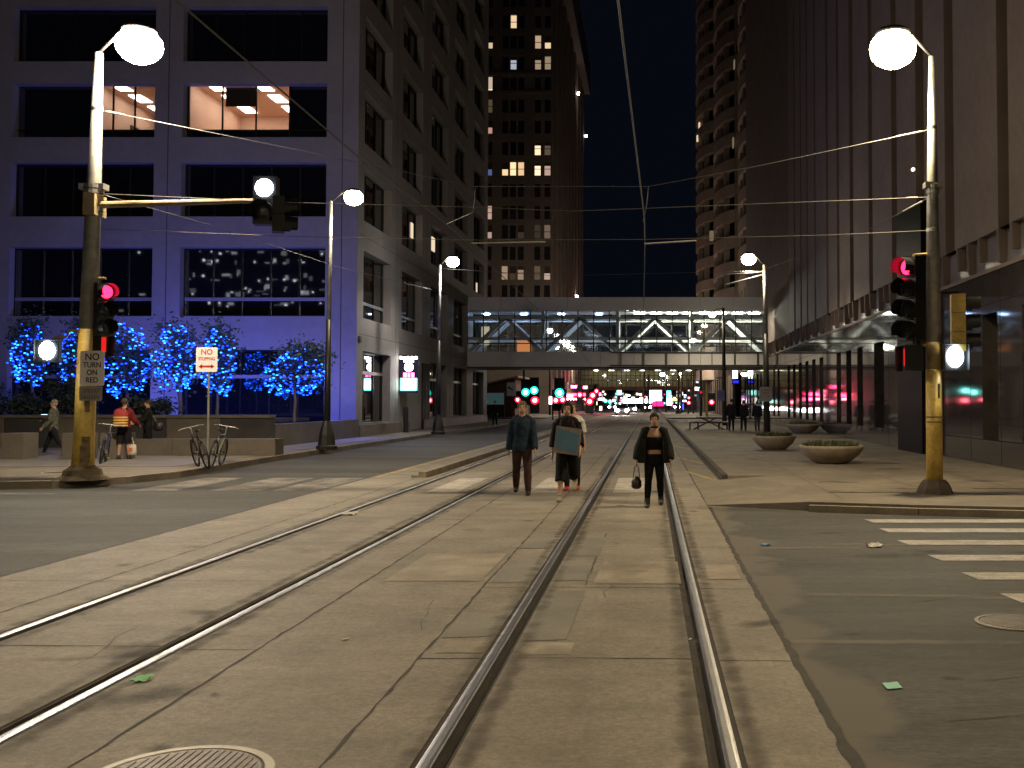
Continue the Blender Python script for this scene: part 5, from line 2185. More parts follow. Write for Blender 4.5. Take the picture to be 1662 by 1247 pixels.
    def hp_(x, y, z):
        return (hz + rot @ Vector((x, y, z))) * S
    B.tube([Vector((0, -lean * .34, .83 + dz)) * S, Vector((0, -lean * .38, .875 + dz)) * S, hp_(0, .004, -.03)], [.036 * S, .031 * S, .031 * S], 14)
    B.ball(hp_(0, .006, .008), (.0445 * S, .055 * S, .058 * S), 18, 12, rot=rot)
    B.ball(hp_(0, -.013, -.028), (.034 * S, .040 * S, .040 * S), 16, 10, rot=rot)
    if detail:
        B.tube([hp_(0, -.046, .012), hp_(0, -.058, -.009), hp_(0, -.052, -.014)], [.005 * S, .0085 * S, .006 * S], 8)
        for sx in (-1, 1):
            B.ball(hp_(sx * .0455, .006, -.004), (.006 * S, .012 * S, .017 * S), 8, 6, rot=rot)
    for i, sd in ((0, -1), (1, 1)):
        arm(B, i, -.001)
        leg(B, i, -.004)
        foot(B, i, -.004)
        wr, fd = J['wr%d' % i], J['fd%d' % i]
        side = Vector((0, 1, 0)) - fd * fd.y
        side.normalize()
        nrm = fd.cross(side)
        palm = wr + fd * .028
        B.tube([wr * S, (wr + fd * .012) * S, palm * S, (wr + fd * .05) * S], [.0145 * S, .018 * S, .021 * S, .019 * S], 12, flat=.55, flatdir=tuple(nrm))
        for k in range(4):
            o_ = wr + fd * .047 + side * (-.0155 + .0103 * k)
            L = (.030, .036, .034, .026)[k]
            cu = nrm * -sd * .010
            B.tube([o_ * S, (o_ + fd * L * .5 + cu * .4) * S, (o_ + fd * L + cu * 1.3) * S], [.0052 * S, .0048 * S, .0038 * S], 7)
        o_ = wr + fd * .018 - side * .016
        B.tube([o_ * S, (o_ + fd * .014 - side * .012) * S, (o_ + fd * .033 - side * .014) * S], [.0065 * S, .0058 * S, .0045 * S], 7)
    B.build('body', wear.get('skin', SKIN), t, smooth=True, remesh=vox * .8)
    # --- clothes
    if 'shirt' in wear:
        m_, sl, z0, loose = wear['shirt']
        C = MB()
        torso(C, .006 + loose * .5, z0, .838)
        if sl > 0:
            for i in (0, 1):
                arm(C, i, .006 + loose * .4, sl, loose)
        C.build('shirt', m_, t, smooth=True, remesh=vox)
    if 'trousers' in wear:
        m_, ln, loose = wear['trousers']
        C = MB()
        torso(C, .004, .465, .59)
        C.ball(V(0, 0, .49 + dz), (.09 * S, .066 * S, .05 * S))
        for i in (0, 1):
            leg(C, i, .005, ln, loose)
        C.build('trousers' if ln >= 1 else 'shorts', m_, t, smooth=True, remesh=vox)
    if 'shoes' in wear:
        for i in (0, 1):
            C = MB()
            foot(C, i, .004)
            if wear.get('boots'):
                an = J['an%d' % i]
                kn = J['kn%d' % i]
                C.tube([(an + Vector((0, 0, -.01))) * S, an.lerp(kn, .22) * S], [.031 * S, .033 * S], 12)
            C.build('shoe', wear['shoes'], t, smooth=True, remesh=vox * .8)
    if 'hair' in wear:
        m_, style = wear['hair']
        C = MB()
        if style == 'cap':
            C.ball(hp_(0, .008, .026), (.050 * S, .060 * S, .045 * S), 16, 10, rot=rot)
        elif style == 'long':
            C.ball(hp_(0, .013, .018), (.056 * S, .062 * S, .064 * S), 16, 10, rot=rot)
            for sx in (-1, 1):
                C.tube([hp_(sx * .038, .01, .03), hp_(sx * .047, .012, -.01), hp_(sx * .044, .018, -.045)], [.018 * S, .018 * S, .010 * S], 10)
        else:
            C.ball(hp_(0, .011, .020), (.0525 * S, .0605 * S, .059 * S), 16, 10, rot=rot)
        # clear the face
        for i in range(len(C.v)):
            loc_ = rot.inverted() @ (C.v[i] / S - hz)
            if loc_.y < -.030 and loc_.z < .033 and abs(loc_.x) < .044:
                loc_.y = -.030
                C.v[i] = (hz + rot @ loc_) * S
        C.build('hair' if style != 'cap' else 'cap', m_, t, smooth=True, remesh=vox * .8)
        if style == 'bun':
            C = MB()
            C.ball(hp_(0, .03, .07), .025 * S, 10, 8)
            C.build('hair_bun', m_, t, smooth=True)
    if detail:
        for sx in (-1, 1):
            C = MB()
            C.ball(hp_(sx * .0165, -.0440, .0045), (.0055 * S, .005 * S, .0032 * S), 8, 6, rot=rot)
            C.build('eye', M('eye_dark', (.02, .015, .012), .3), t)
            C = MB()
            C.tube([hp_(sx * .008, -.0475, .0155), hp_(sx * .017, -.0475, .0180), hp_(sx * .026, -.042, .0150)], .0022 * S, 6)
            C.build('eyebrow', M('eyebrow_hair', (.03, .02, .015), .8), t)
        C = MB()
        C.tube([hp_(-.011, -.0475, -.0300), hp_(0, -.0525, -.0305), hp_(.011, -.0475, -.0300)], .0030 * S, 6)
        C.build('mouth', M('lip', (.30, .10, .08), .5), t)
    t.location = loc
    t.rotation_euler = (0, 0, rz)
    t['_'] = 0
    del t['_']
    return t, J, S, torso, arm, hp_, dz


D = math.radians
crowd = 'people walking on the tracks'
# man in the navy shirt
p = G(846, 803, 0)
navy = cloth('navy_shirt_cloth', (.018, .032, .052))
t, J, S, *_ = person('person in navy long-sleeved shirt and dark maroon trousers walking on the tracks', (p.x, p.y + .1, .002), D(4), 1.77,
       ((D(-12), D(14), .05), (D(14), D(3), .05)), ((D(-12), D(9), D(14)), (D(10), D(9), D(16))),
       {'shirt': (navy, 1.0, .465, .010), 'trousers': (cloth('maroon_trousers', (.052, .028, .026)), 1.0, .006), 'shoes': M('dark_shoe', (.02, .017, .015), .5), 'hair': (M('light_hair', (.10, .07, .045), .8), 'short')}, group=crowd)
C = MB()
o0 = obj_loc(t)
dz0 = _[-1]
C.tube([o0 + Vector((.046 * S * math.cos(a), .043 * S * math.sin(a), (.846 + dz0 + .006 * math.sin(a)) * S)) for a in [-PI / 2 + .25 + (2 * PI - .5) * k / 16 for k in range(17)]], .014, 8)
C.build('collar', navy, t, smooth=True)
# person behind in white T-shirt
p = G(924, 801, 0)
person('person in white T-shirt, dark jeans and red shoes half hidden behind the one in black', (p.x + .0, p.y + .7, .002), D(2), 1.74,
       ((D(6), D(6)), (D(-4), D(8))), ((D(2), D(8), D(12)), (D(-6), D(8), D(12))),
       {'shirt': (cloth('white_tee', (.55, .53, .50)), .42, .465, .010), 'trousers': (cloth('dark_jeans', (.018, .018, .022)), 1.0, .002), 'shoes': M('red_shoe', (.42, .03, .03), .5), 'hair': (M('brown_hair', (.05, .03, .02), .8), 'short')}, group=crowd)
# person in black with board
p = G(920, 812, 0)
blk = cloth('black_sweater', (.012, .009, .012))
t, J, S, torso, arm, hp_, dz = person('person in black top and long black shorts carrying a blue board, dark hair', (p.x, p.y, .002), D(0), 1.78,
       ((D(20), D(3)), (D(-20), D(46))), ((D(-10), D(10), D(16)), (D(16), D(10), D(24), .05)),
       {'shirt': (blk, .78, .465, .013), 'trousers': (cloth('black_shorts', (.007, .007, .008)), .66, .012), 'shoes': M('pale_shoe', (.24, .20, .13), .6), 'hair': (M('dark_hair', (.012, .006, .008), .7, spec=.15), 'long')}, group=crowd)
C = MB()
C.ell([(0, .0, (.822 + dz) * S, .062 * S, .056 * S), (0, -.004, (.845 + dz) * S, .052 * S, .05 * S), (0, -.006, (.868 + dz) * S, .044 * S, .046 * S)], 18)
C.build('scarf', blk, t, smooth=True, remesh=.01) if False else None
sc = MB()
o0 = obj_loc(t)
sc.ell([(o0.x, o0.y, o0.z + (.818 + dz) * S, .066 * S, .058 * S), (o0.x, o0.y, o0.z + (.842 + dz) * S, .054 * S, .052 * S), (o0.x, o0.y, o0.z + (.87 + dz) * S, .042 * S, .046 * S)], 18)
sc.build('scarf', blk, t, smooth=True)
g_ = MB()
for sx in (-1, 1):
    cpt = o0 + hp_(sx * .0175, -.050, .004)
    g_.tube([cpt + Vector((.013 * S * math.cos(a), 0, .010 * S * math.sin(a))) for a in [2 * PI * k / 12 for k in range(13)]], .0018 * S, 5, cap=False)
g_.build('glasses', 'black', t)
# the board on his front
bc = Vector((p.x + .03, p.y - .245, 1.07))
bt = thing('carried_board', 'square blue and grey board hanging on the front of the person in black', 'board', bc)
u_ = Vector((math.cos(D(8)), 0, -math.sin(D(8))))
v_ = Vector((math.sin(D(6)), .1, math.cos(D(6)))).normalized()
n_ = u_.cross(v_).normalized()
m = MB()
m.obox(bc, u_ * .225, v_ * .235, n_ * .02)
m.build('panel', M('grey_card', (.24, .20, .18), .8, noise=((8, .12),)), bt)
m = MB()
q = bc + (n_ if n_.y < 0 else -n_) * .0225
m.add([q + u_ * -.21 + v_ * .21, q + u_ * -.205 - v_ * .16, q + u_ * .18 - v_ * .215, q + u_ * .21 + v_ * .13], [(0, 1, 2, 3)])
m.build('blue_face', M('blue_card', (.075, .17, .27), .7, noise=((8, .12), (50, .1))), bt)
m = MB()
m.tube([bc + u_ * -.16 + v_ * .2, (p.x - .10, p.y - .16, 1.40), (p.x - .09, p.y - .0, 1.50)], .008, 6)
m.tube([bc + u_ * .16 + v_ * .2, (p.x + .12, p.y - .16, 1.38), (p.x + .09, p.y - .0, 1.50)], .008, 6)
m.build('strap', 'black', bt)
# woman in black
p = G(1062, 822, 0)
ink = cloth('black_cloth', (.008, .008, .009))
t, J, S, torso, arm, hp_, dz = person('person in black cropped top, open black jacket and boots walking on the right track', (p.x, p.y, .002), D(0), 1.57,
       ((D(15), D(4), .06), (D(-12), D(12), .05)), ((D(2), D(20), D(10)), (D(4), D(16), D(20))),
       {'shirt': (ink, 0, .66, .0), 'trousers': (cloth('black_leggings', (.007, .007, .008)), 1.0, .0), 'shoes': M('dark_boot', (.03, .025, .022), .55), 'boots': 1, 'hair': (M('dark_brown_hair', (.016, .009, .007), .7, spec=.15), 'short')}, group=crowd)
# swap the shirt for a low cut top and add the open jacket
for ch in list(t.children):
    if ch.name.startswith('shirt'):
        REMESH.remove(ch)
        bpy.data.objects.remove(ch)
o0 = obj_loc(t)
def off(mb):
    for i in range(len(mb.v)):
        mb.v[i] = mb.v[i] + o0
    return mb
C = MB()
C.ell([(0, 0, (.617 + dz) * S, .086 * S, .062 * S), (0, 0, (.69 + dz) * S, .092 * S, .068 * S), (0, -.002, (.735 + dz) * S, .098 * S, .076 * S), (0, 0, (.752 + dz) * S, .098 * S, .07 * S)], 22)
off(C).build('crop_top', ink, t, smooth=True)
C = MB()
C.tube([Vector((.036 * S * math.cos(a), .036 * S * math.sin(a) - .002, (.858 + dz) * S)) for a in [2 * PI * k / 16 for k in range(17)]], .010 * S, 8, cap=False)
off(C).build('choker', ink, t, smooth=True)
JK = MB()
for sd, i in ((-1, 0), (1, 1)):
    # side panels hang from the shoulder, open in front
    rings = []
    for z, rx, ry, a_front in ((.815, .10, .055, 60), (.76, .118, .082, 50), (.68, .135, .094, 42), (.60, .150, .100, 38), (.53, .168, .104, 34), (.475, .185, .108, 30)):
        ring = []
        a0, a1 = -PI / 2 + D(a_front), PI / 2
        for k in range(12):
            a = a0 + (a1 - a0) * k / 11
            ring.append(Vector((sd * rx * math.cos(a), ry * math.sin(a), z + dz)) * S)
        for k in range(11, -1, -1):
            a = a0 + (a1 - a0) * k / 11
            ring.append(Vector((sd * (rx - .02) * math.cos(a), (ry - .02) * math.sin(a), z + dz)) * S)
        rings.append(ring)
    JK.loft(rings)
    sh, el, wr = J['sh%d' % i], J['el%d' % i], J['wr%d' % i]
    JK.tube([(sh + Vector((0, 0, .01))) * S, sh.lerp(el, .5) * S, el * S, el.lerp(wr, .5) * S, el.lerp(wr, .9) * S], [.046 * S, .052 * S, .056 * S, .054 * S, .046 * S], 14)
JK.ell([(0, .022 * S, (z + dz) * S, rx * S, ry * S) for z, rx, ry in ((.77, .09, .036), (.815, .105, .042), (.842, .062, .036))], 16)
for sd, i in ((-1, 0), (1, 1)):
    JK.tube([Vector((sd * .050, .004, .838 + dz)) * S, Vector((sd * .085, 0, .826 + dz)) * S, Vector((sd * .118, 0, .800 + dz)) * S], [.030 * S, .042 * S, .050 * S], 12)
    JK.ball(J['sh%d' % i] * S, .050 * S, 14, 10)
off(JK).build('jacket', cloth('dark_jacket', (.014, .015, .016), .75), t, smooth=True, remesh=.012)
# handbag in her hand on the photo's left
wr = J['wr0'] * S
hb = Vector(t.location) + wr + Vector((0, 0, 0))
bg_ = thing('handbag', 'small black handbag dangling from the hand of the person in cropped top', 'handbag', (hb.x, hb.y, hb.z - .45))
m = MB()
m.ell([(hb.x - .0, hb.y - .03, hb.z - .46, .05, .06), (hb.x, hb.y - .03, hb.z - .43, .085, .09), (hb.x, hb.y - .03, hb.z - .34, .085, .085), (hb.x, hb.y - .03, hb.z - .27, .05, .05), (hb.x, hb.y - .03, hb.z - .25, .02, .03)], 14)
m.build('pouch', M('bag_leather', (.02, .015, .016), .4), bg_, smooth=True)
m = MB()
m.tube([(hb.x - .05, hb.y - .03, hb.z - .28), (hb.x - .035, hb.y - .02, hb.z - .1), (hb.x, hb.y - .01, hb.z - .06), (hb.x + .035, hb.y - .02, hb.z - .1), (hb.x + .05, hb.y - .03, hb.z - .28)], .008, 6)
m.build('handle', 'black', bg_)

# --- plaza people
pl_group = 'people standing on the plaza'
p = G(86, 740, WZ)
camo = M('camo_jacket', (.085, .085, .06), .85, noise=((14, .75),))
t, J, S, *_ = person('person in mottled olive jacket striding left with a glowing phone', (p.x, p.y, WZ), D(-80), 1.74, ((D(24), D(4)), (D(-22), D(16))), ((D(20), D(6), D(70)), (D(4), D(6), D(40))),
       {'shirt': (camo, 1.0, .465, .012), 'trousers': (cloth('dark_trousers', (.012, .012, .018)), 1.0, .0), 'shoes': M('grey_shoe', (.10, .09, .08), .6), 'hair': (M('pale_cap', (.16, .15, .12), .8), 'cap')}, vox=.014, group=pl_group)
ph = P(72, 673.5, p.y - .1)
m = MB()
m.box(ph.x - .075, ph.x + .075, ph.y - .05, ph.y + .05, ph.z - .004, ph.z + .004, 0)
m.box(ph.x - .07, ph.x + .07, ph.y - .045, ph.y + .045, ph.z + .0042, ph.z + .012, 1)
tag(m.build('phone', ['black', EM('phone_screen', (.6, .85, 1), 4)]), 'glowing phone held by the person in the olive jacket', 'phone')
p = G(201, 746, WZ)
t, J, S, torso, arm, hp_, dz = person('person seen from behind in red top and dark shorts wearing a striped backpack', (p.x, p.y, WZ), D(183), 1.70, ((D(1), D(1), .06), (D(-2), D(2), .06)), ((D(18), D(12), D(40)), (D(18), D(12), D(40))),
       {'shirt': (cloth('red_top', (.16, .018, .02)), .9, .5, .012), 'trousers': (cloth('dark_shorts', (.012, .012, .016)), .52, .014), 'shoes': M('black_shoe', (.015, .015, .015), .5), 'hair': (M('brown_hair_short', (.05, .035, .025), .8), 'short')}, vox=.014, group=pl_group)
bp = thing('backpack', 'red backpack with four yellow bands on the person in shorts', 'backpack', (p.x, p.y - .2, WZ + 1.0))
m = MB()
m.ell([(p.x, p.y - .20, WZ + .92, .17, .09), (p.x, p.y - .22, WZ + .96, .20, .12), (p.x, p.y - .22, WZ + 1.22, .20, .12), (p.x, p.y - .21, WZ + 1.38, .17, .10), (p.x, p.y - .19, WZ + 1.43, .10, .05)], 20)
m.build('bag', M('red_bag_cloth', (.30, .03, .03), .8), bp, smooth=True)
m = MB()
for k in range(4):
    z = WZ + .94 + k * .075
    m.ell([(p.x, p.y - .22, z, .203, .123), (p.x, p.y - .22, z + .042, .206, .126)], 20)
m.build('yellow_band', M('yellow_band', (.72, .52, .12), .6), bp)
m = MB()
for sx in (-1, 1):
    m.tube([(p.x + sx * .12, p.y - .14, WZ + 1.42), (p.x + sx * .12, p.y - .02, WZ + 1.46), (p.x + sx * .13, p.y + .12, WZ + 1.36)], .02, 8)
    m.build('strap', 'black', bp)
    m = MB()
q = G(212, 738, WZ)
m = MB()
bx = p.x + .20
tt = thing('shopping_bag', 'white carrier bag with orange print beside the backpack wearer', 'bag', (bx, p.y + .05, WZ + .1))
m.ell([(bx, p.y + .05, WZ + .12, .12, .07), (bx, p.y + .05, WZ + .2, .13, .08), (bx, p.y + .05, WZ + .38, .12, .06), (bx, p.y + .05, WZ + .42, .10, .03)], 12)
m.build('sack', M('white_bag', (.55, .48, .38), .6, noise=((9, .12),)), tt, smooth=True)
m = MB()
m.obox((bx, p.y - .035, WZ + .28), (.05, 0, 0), (0, .003, 0), (0, 0, .05))
m.build('print', M('orange_print', (.55, .16, .05), .6), tt)
m = MB()
m.tube([(bx - .05, p.y + .05, WZ + .42), (bx, p.y + .05, WZ + .62), (bx + .05, p.y + .05, WZ + .42)], .008, 6)
m.build('handle', 'whitesign', tt)
p = G(239, 739, WZ)
t, J, S, *_ = person('person in black top and trousers facing the backpack wearer with a bag at the hip', (p.x, p.y, WZ), D(-60), 1.68, ((D(8), D(2), .05), (D(-8), D(4), .05)), ((D(30), D(10), D(40)), (D(24), D(8), D(45))),
       {'shirt': (cloth('black_tee', (.010, .010, .011)), .95, .465, .012), 'trousers': (cloth('black_trousers', (.010, .010, .011)), 1.0, .004), 'shoes': M('black_shoe_b', (.012, .012, .012), .5), 'hair': (M('black_hair', (.012, .010, .010), .7), 'short')}, vox=.014, group=pl_group)
m = MB()
m.ell([(p.x + .32, p.y + .02, WZ + .74, .10, .08), (p.x + .32, p.y + .02, WZ + .80, .15, .1), (p.x + .31, p.y + .02, WZ + .96, .14, .09), (p.x + .28, p.y + .02, WZ + 1.02, .06, .05)], 14)
tt = thing('shoulder_bag', 'black shoulder bag at the hip of the person in black on the plaza', 'bag', (p.x + .32, p.y, WZ + .7))
m.build('pouch', M('bag_black', (.010, .010, .012), .5), tt, smooth=True)
m = MB()
m.tube([(p.x + .25, p.y + .02, WZ + 1.0), (p.x + .14, p.y + .05, WZ + 1.2), (p.x - .04, p.y + .02, WZ + 1.40)], .016, 8)
m.build('strap', 'black', tt)
# --- far people
dk = cloth('far_dark_cloth', (.010, .010, .011))
gr = cloth('far_grey_cloth', (.045, .042, .04))
for px, py, rz, hh, lab, tr in ((1187, 700, 175, 1.78, 'distant dark figure nearest the picnic table on the right sidewalk', dk), (1207, 700, 170, 1.72, 'distant dark figure in the middle of the three by the lamp', dk),
                                (1229, 700, 180, 1.68, 'distant figure in grey trousers next to the lamp pole', gr), (803, 691, 0, 1.7, 'lone dark figure beside the pavilion under the skyway', dk)):
    p = G(px, py, WZ)
    person(lab, (p.x, p.y, WZ), D(rz), hh, ((D(12), D(6)), (D(-10), D(10))), ((D(-10), D(8), D(12)), (D(12), D(8), D(12))),
           {'shirt': (dk, 1.0, .465, .012), 'trousers': (tr, 1.0, .004), 'shoes': mt['black'], 'hair': (mt['black'], 'short')}, vox=.024, detail=False, group='dark figures far down the sidewalks')


# ------------------------------------------------------------------ far street: signals, signs, vehicles
def far_signal(label, x, y, heads_, ph=4.2, pole='darkmetal', arm_to=None):
    t = thing('traffic_signal', label, 'traffic signal', (x, y, 0), 'traffic signals at the far crossings')
    m = MB()
    m.tube([(x, y, 0), (x, y, ph)], [.11, .08], 10)
    if arm_to is not None:
        m.tube([(x, y, ph - .3), (arm_to, y, ph - .1)], [.07, .04], 8)
    m.build('pole', pole, t)
    for px, py, mat_, rr in heads_:
        q = P(px, py, y - .3)
        m = MB()
        m.box(q.x - rr - .06, q.x + rr + .06, y - .25, y - .02, q.z - rr * 3.2, q.z + rr * 3.2)
        hd = m.build('head', 'black', t)
        m = MB()
        m.tube([(q.x, y - .30, q.z), (q.x, y - .251, q.z)], rr, 14)
        m.build('lens', mat_, hd)
        if mat_ in ('sig_red_far', 'sig_green_far'):
            m = MB()
            m.ball((q.x, y - .30, q.z), (rr * .55, .05, rr * .55), 12, 6)
            m.build('lens_core', 'core_red' if 'red' in mat_ else 'core_green', hd)
    return t


SR_, SGn = 'sig_red_far', 'sig_green_far'
far_signal('far signal showing two green lights and a red hand by the pavilion', P(850, 690, 90).x, 90, ((853, 637, SGn, .36), (867, 634, SGn, .36), (840, 649, SR_, .24), (868, 650, SR_, .36)), 5.2)
far_signal('far signal on an orange pole with green and pink glare', P(908, 690, 92).x, 92, ((908, 638, SGn, .42), (902, 650, SR_, .30), (913, 649, SR_, .30)), 3.6, M('orange_pole', (.45, .20, .06), .6))
far_signal('far signal with three red lights in the middle distance', P(960, 680, 150).x, 150, ((957, 652, SR_, .55), (962, 642, SR_, .50), (968, 635, SR_, .34), (941, 641, SR_, .42)), 5.4, arm_to=P(930, 640, 150).x)
far_signal('far signal with a pair of teal lights down the street', P(986, 672, 230).x, 230, ((983, 651, M('t', (0, 0, 0)) if False else 'sig_green_far', .42), (990, 652, 'sig_green_far', .46)), 4.4)
far_signal('far signal with two stacked red lights under the second skyway', P(1117, 680, 140).x, 140, ((1118, 646, SR_, .20), (1118, 654, SR_, .27), (1118, 634, SR_, .12)), 5.0)
far_signal('red signal on a yellow post near the picnic table', P(1147, 690, 88).x, 88, ((1155, 653, SR_, .24), (1138, 637, 'sig_red_dim', .12)), 3.4, 'yellow')
# turn arrow sign
c = P(830, 632, 86)
t = thing('arrow_sign', 'white sign with a black turn arrow on the far side of the street', 'sign', (c.x, 86, 0))
m = MB()
m.tube([(c.x, 86.06, .14), (c.x, 86.06, c.z + .5)], .05, 8)
m.build('post', 'darkmetal', t)
sg = sign_plate(t, c, .78, 1.15, M('arrow_sheet', (.62, .60, .60), .5))
m = MB()
m.bar((c.x + .12, 85.985, c.z - .4), (c.x + .12, 85.985, c.z + .3), .01, .1)
m.bar((c.x + .12, 85.985, c.z - .05), (c.x - .2, 85.985, c.z + .12), .01, .1)
m.add([(c.x - .32, 85.98, c.z + .18), (c.x - .12, 85.98, c.z + .28), (c.x - .2, 85.98, c.z - .02)], [(0, 1, 2)])
m.build('arrow', 'ink', sg)


def lit_sign(px, py, Y, wd, ht, col, st, lab, post=True, sample=False):
    c = P(px, py, Y)
    col = tuple(v ** 1.8 for v in col)
    st *= .6
    wd *= 1.05
    ht *= 1.0
    t = thing('lit_sign', lab, 'sign', (c.x, Y, 0), 'lit signs far down the street')
    m = MB()
    m.box(c.x - wd / 2 - .08, c.x + wd / 2 + .08, Y, Y + .3, c.z - ht / 2 - .08, c.z + ht / 2 + .08)
    if post:
        m.tube([(c.x, Y + .15, 0), (c.x, Y + .15, c.z - ht / 2)], .08, 8)
    m.build('sign_box', 'black', t)
    m = MB()
    m.box(c.x - wd / 2, c.x + wd / 2, Y - .04, Y - .001, c.z - ht / 2, c.z + ht / 2)
    m.build('lit_face', EM('lit_sign_face', col, st, sample), t)


for a in ((897, 650, 100, .65, .75, (1, .95, .95), 20, 'small square white sign beside the orange signal pole'),
          (1036, 651, 260, 7.4, 1.1, (.95, .9, 1), 12, 'long white illuminated sign across the far street'),
          (1066, 642, 240, 2.2, 2.6, (1, .8, .95), 9, 'bright pinkish white sign right of the far lamp'),
          (1068, 656, 245, 2.6, 1.0, (1, .1, .35), 6, 'red neon sign under the pinkish one'),
          (1085, 640, 200, .9, 1.3, (.3, .85, 1), 12, 'upper pale cyan sign of the vertical pair'),
          (1086, 650, 202, 1.0, 2.0, (.7, .95, 1), 11, 'lower pale cyan sign of the vertical pair'),
          (1096, 649, 230, 1.6, .5, (1, .7, .3), 8, 'small orange strip sign among the far lights'),
          (1109, 651, 232, 1.4, .4, (.8, .8, 1), 8, 'small white strip sign among the far lights'),
          (1005, 636, 250, 1.1, 1.6, (.6, 1, .95), 6, 'mint coloured sign high above the far headlights'),
          (1041, 650, 180, .55, 1.0, (1, .9, .8), 14, 'white lantern shaped sign on the pole in mid street'),
          (1057, 640, 255, .8, 3.0, (.8, .9, 1), 7, 'tall thin white sign far in the street'),
          (1108, 668, 210, .4, 3.2, (.3, .3, 1), 4, 'thin blue vertical tube sign beside the far lamp'),
          (1193, 608, 96.5, .45, .75, (.95, 1, .9), 10, 'white hanging sign at the end of the granite building'),
          (1194, 620, 96.2, .5, .25, (.12, .14, .9), 2.5, 'small blue hanging sign under the white one'),
          (1100, 656, 250, 1.0, 1.0, (.3, .7, 1), 7, 'small blue sign left of the stacked red signal'),
          (1015, 645, 265, 1.0, .8, (.9, .5, 1), 6, 'violet sign above the far headlights'),
          (975, 663, 210, .5, .9, (1, .85, .8), 6, 'small pale shop sign low on the left far side')):
    lit_sign(*a)
# red marquee string on the left far block
t = thing('neon_marquee', 'red neon marquee with a row of round bulbs on the far left block', 'sign', (P(945, 648, 160).x, 160, 0))
c = P(940, 648, 160)
m = MB()
m.box(c.x - 2.9, c.x + 2.6, 160, 160.3, c.z - .35, c.z + .35)
m.tube([(c.x - 2.5, 160.15, 0), (c.x - 2.5, 160.15, c.z)], .1, 8)
m.tube([(c.x + 2.3, 160.15, 0), (c.x + 2.3, 160.15, c.z)], .1, 8)
m.build('frame', 'darkmetal', t)
m = MB()
for k in range(12):
    m.ball((c.x - 2.7 + k * .46, 159.93, c.z), .13, 8, 6)
m.build('bulb', EM('marquee_bulb', (1, .25, .35), 60, True), t)
m = MB()
m.box(c.x - 2.8, c.x + 2.5, 159.95, 159.99, c.z + .5, c.z + .9)
m.build('neon_bar', EM('neon_red', (1, .02, .07), 22, True), t)
m = MB()
for px, py in ((932, 628), (948, 629), (925, 643), (970, 640), (976, 648)):
    q = P(px, py, 159.9)
    m.box(q.x - .5, q.x + .5, 159.9, 159.95, q.z - .2, q.z + .2)
m.build('neon_piece', EM('neon_pink', (1, .04, .14), 60, True), t)


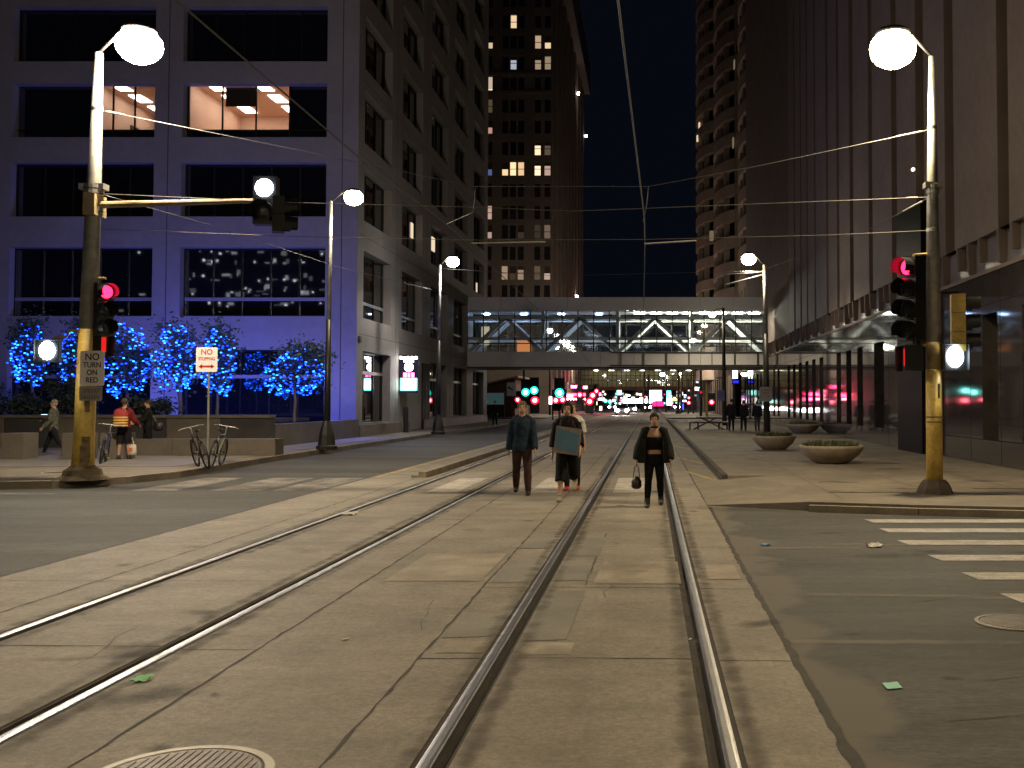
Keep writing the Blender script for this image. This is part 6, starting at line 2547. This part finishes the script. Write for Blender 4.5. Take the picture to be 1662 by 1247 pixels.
def car(label, x, y, rz, col, head=90, tail=False, group='vehicles far down the street'):
    t = thing('car', label, 'car', (0, 0, 0), group)
    m = MB()
    rings = []
    for yy, wd, z0, z1 in ((-2.2, .72, .35, .62), (-2.1, .84, .25, .74), (-1.1, .90, .22, .92), (-.9, .90, .22, .95), (.9, .90, .22, .98), (1.9, .88, .25, .95), (2.15, .80, .3, .85)):
        rings.append([Vector((wd * a, yy, z0 + (z1 - z0) * b)) for a, b in ((-.92, 0), (-1, .3), (-1, .7), (-.85, 1), (.85, 1), (1, .7), (1, .3), (.92, 0))])
    m.loft(rings)
    m.build('body', M('car_paint', col, .3, .2), t)
    m = MB()
    rings = []
    for yy, wd, z1 in ((-1.05, .74, .93), (-.35, .66, 1.42), (.9, .66, 1.44), (1.75, .72, .95)):
        rings.append([Vector((a * wd, yy, z)) for a, z in ((-1.08, .90), (-1, max(.92, z1 - .06)), (-.85, z1), (.85, z1), (1, max(.92, z1 - .06)), (1.08, .90))])
    m.loft(rings)
    m.build('cabin', 'darkglass', t)
    for sx in (-1, 1):
        for yy in (-1.35, 1.35):
            m = MB()
            m.tube([(sx * .72, yy, .32), (sx * .9, yy, .32)], .32, 16)
            m.build('wheel', 'black', t)
        m = MB()
        m.ball((sx * .62, -2.19, .66), (.26, .08, .22), 10, 6)
        m.build('headlight', EM('headlight_beam', (1, .93, .95), head, True), t)
        m = MB()
        m.box(sx * .62 - .15, sx * .62 + .15, 2.14, 2.18, .66, .8)
        m.build('taillight', EM('taillight_red', (1, .03, .03), 6), t)
    t.location = (x, y, 0)
    t.rotation_euler = (0, 0, rz)
    return t


car('oncoming car with glaring headlights on the left track', -3.75, 138, 0, (.2, .2, .22), 170)
car('parked dark car facing us far down on the right', 6.0, 235, D(8), (.05, .05, .06), 50)
car('oncoming car behind the first, its lights half hidden', -3.1, 168, 0, (.12, .12, .13), 150)
car('oncoming car in the right track lane far off', -.6, 215, 0, (.25, .1, .1), 110)
car('car crossing the far street with lights on', -2, 300, D(80), (.3, .3, .3), 40)
car('pale car far off on the left lane', -8.5, 230, 0, (.4, .4, .4), 30)
# dark mid-street poles
for px, Y, ztop, lab in ((1045, 175, 7, 'thin dark catenary pole in the street centre'), (1052, 190, 7, 'second thin dark catenary pole beside the first'), (1101, 142, 9, 'thick dark pole under the second skyway'), (1106, 160, 9, 'slim dark pole behind the thick one')):
    q = P(px, 653, Y)
    t = thing('catenary_pole', lab, 'pole', (q.x, Y, 0), 'dark poles far down the street')
    m = MB()
    m.tube([(q.x, Y, 0), (q.x, Y, ztop)], [.2, .13], 10)
    m.build('pole', 'darkmetal', t)
    m = MB()
    m.lathe([(.45, 0), (.42, .4), (.25, .6)], (q.x, Y, 0), 10)
    m.build('base', 'darkmetal', t)

# ------------------------------------------------------------------ bake the remeshed bodies and the lettering into plain meshes
bpy.context.view_layer.update()
dg = bpy.context.evaluated_depsgraph_get()
for o in REMESH:
    me = bpy.data.meshes.new_from_object(o.evaluated_get(dg))
    mats = list(o.data.materials)
    o['baked'] = 1
    o.modifiers.clear()
    me.materials.clear()
    for m_ in mats:
        me.materials.append(m_)
    me.polygons.foreach_set('material_index', [0] * len(me.polygons))
    me.polygons.foreach_set('use_smooth', [True] * len(me.polygons))
    o.data = me
    del o['baked']
for o in TEXTS:
    me = bpy.data.meshes.new_from_object(o.evaluated_get(dg))
    n = bpy.data.objects.new('lettering', me)
    COL.objects.link(n)
    n.parent = o.parent
    n.location, n.rotation_euler, n.scale = o.location, o.rotation_euler, o.scale
    bpy.data.objects.remove(o)
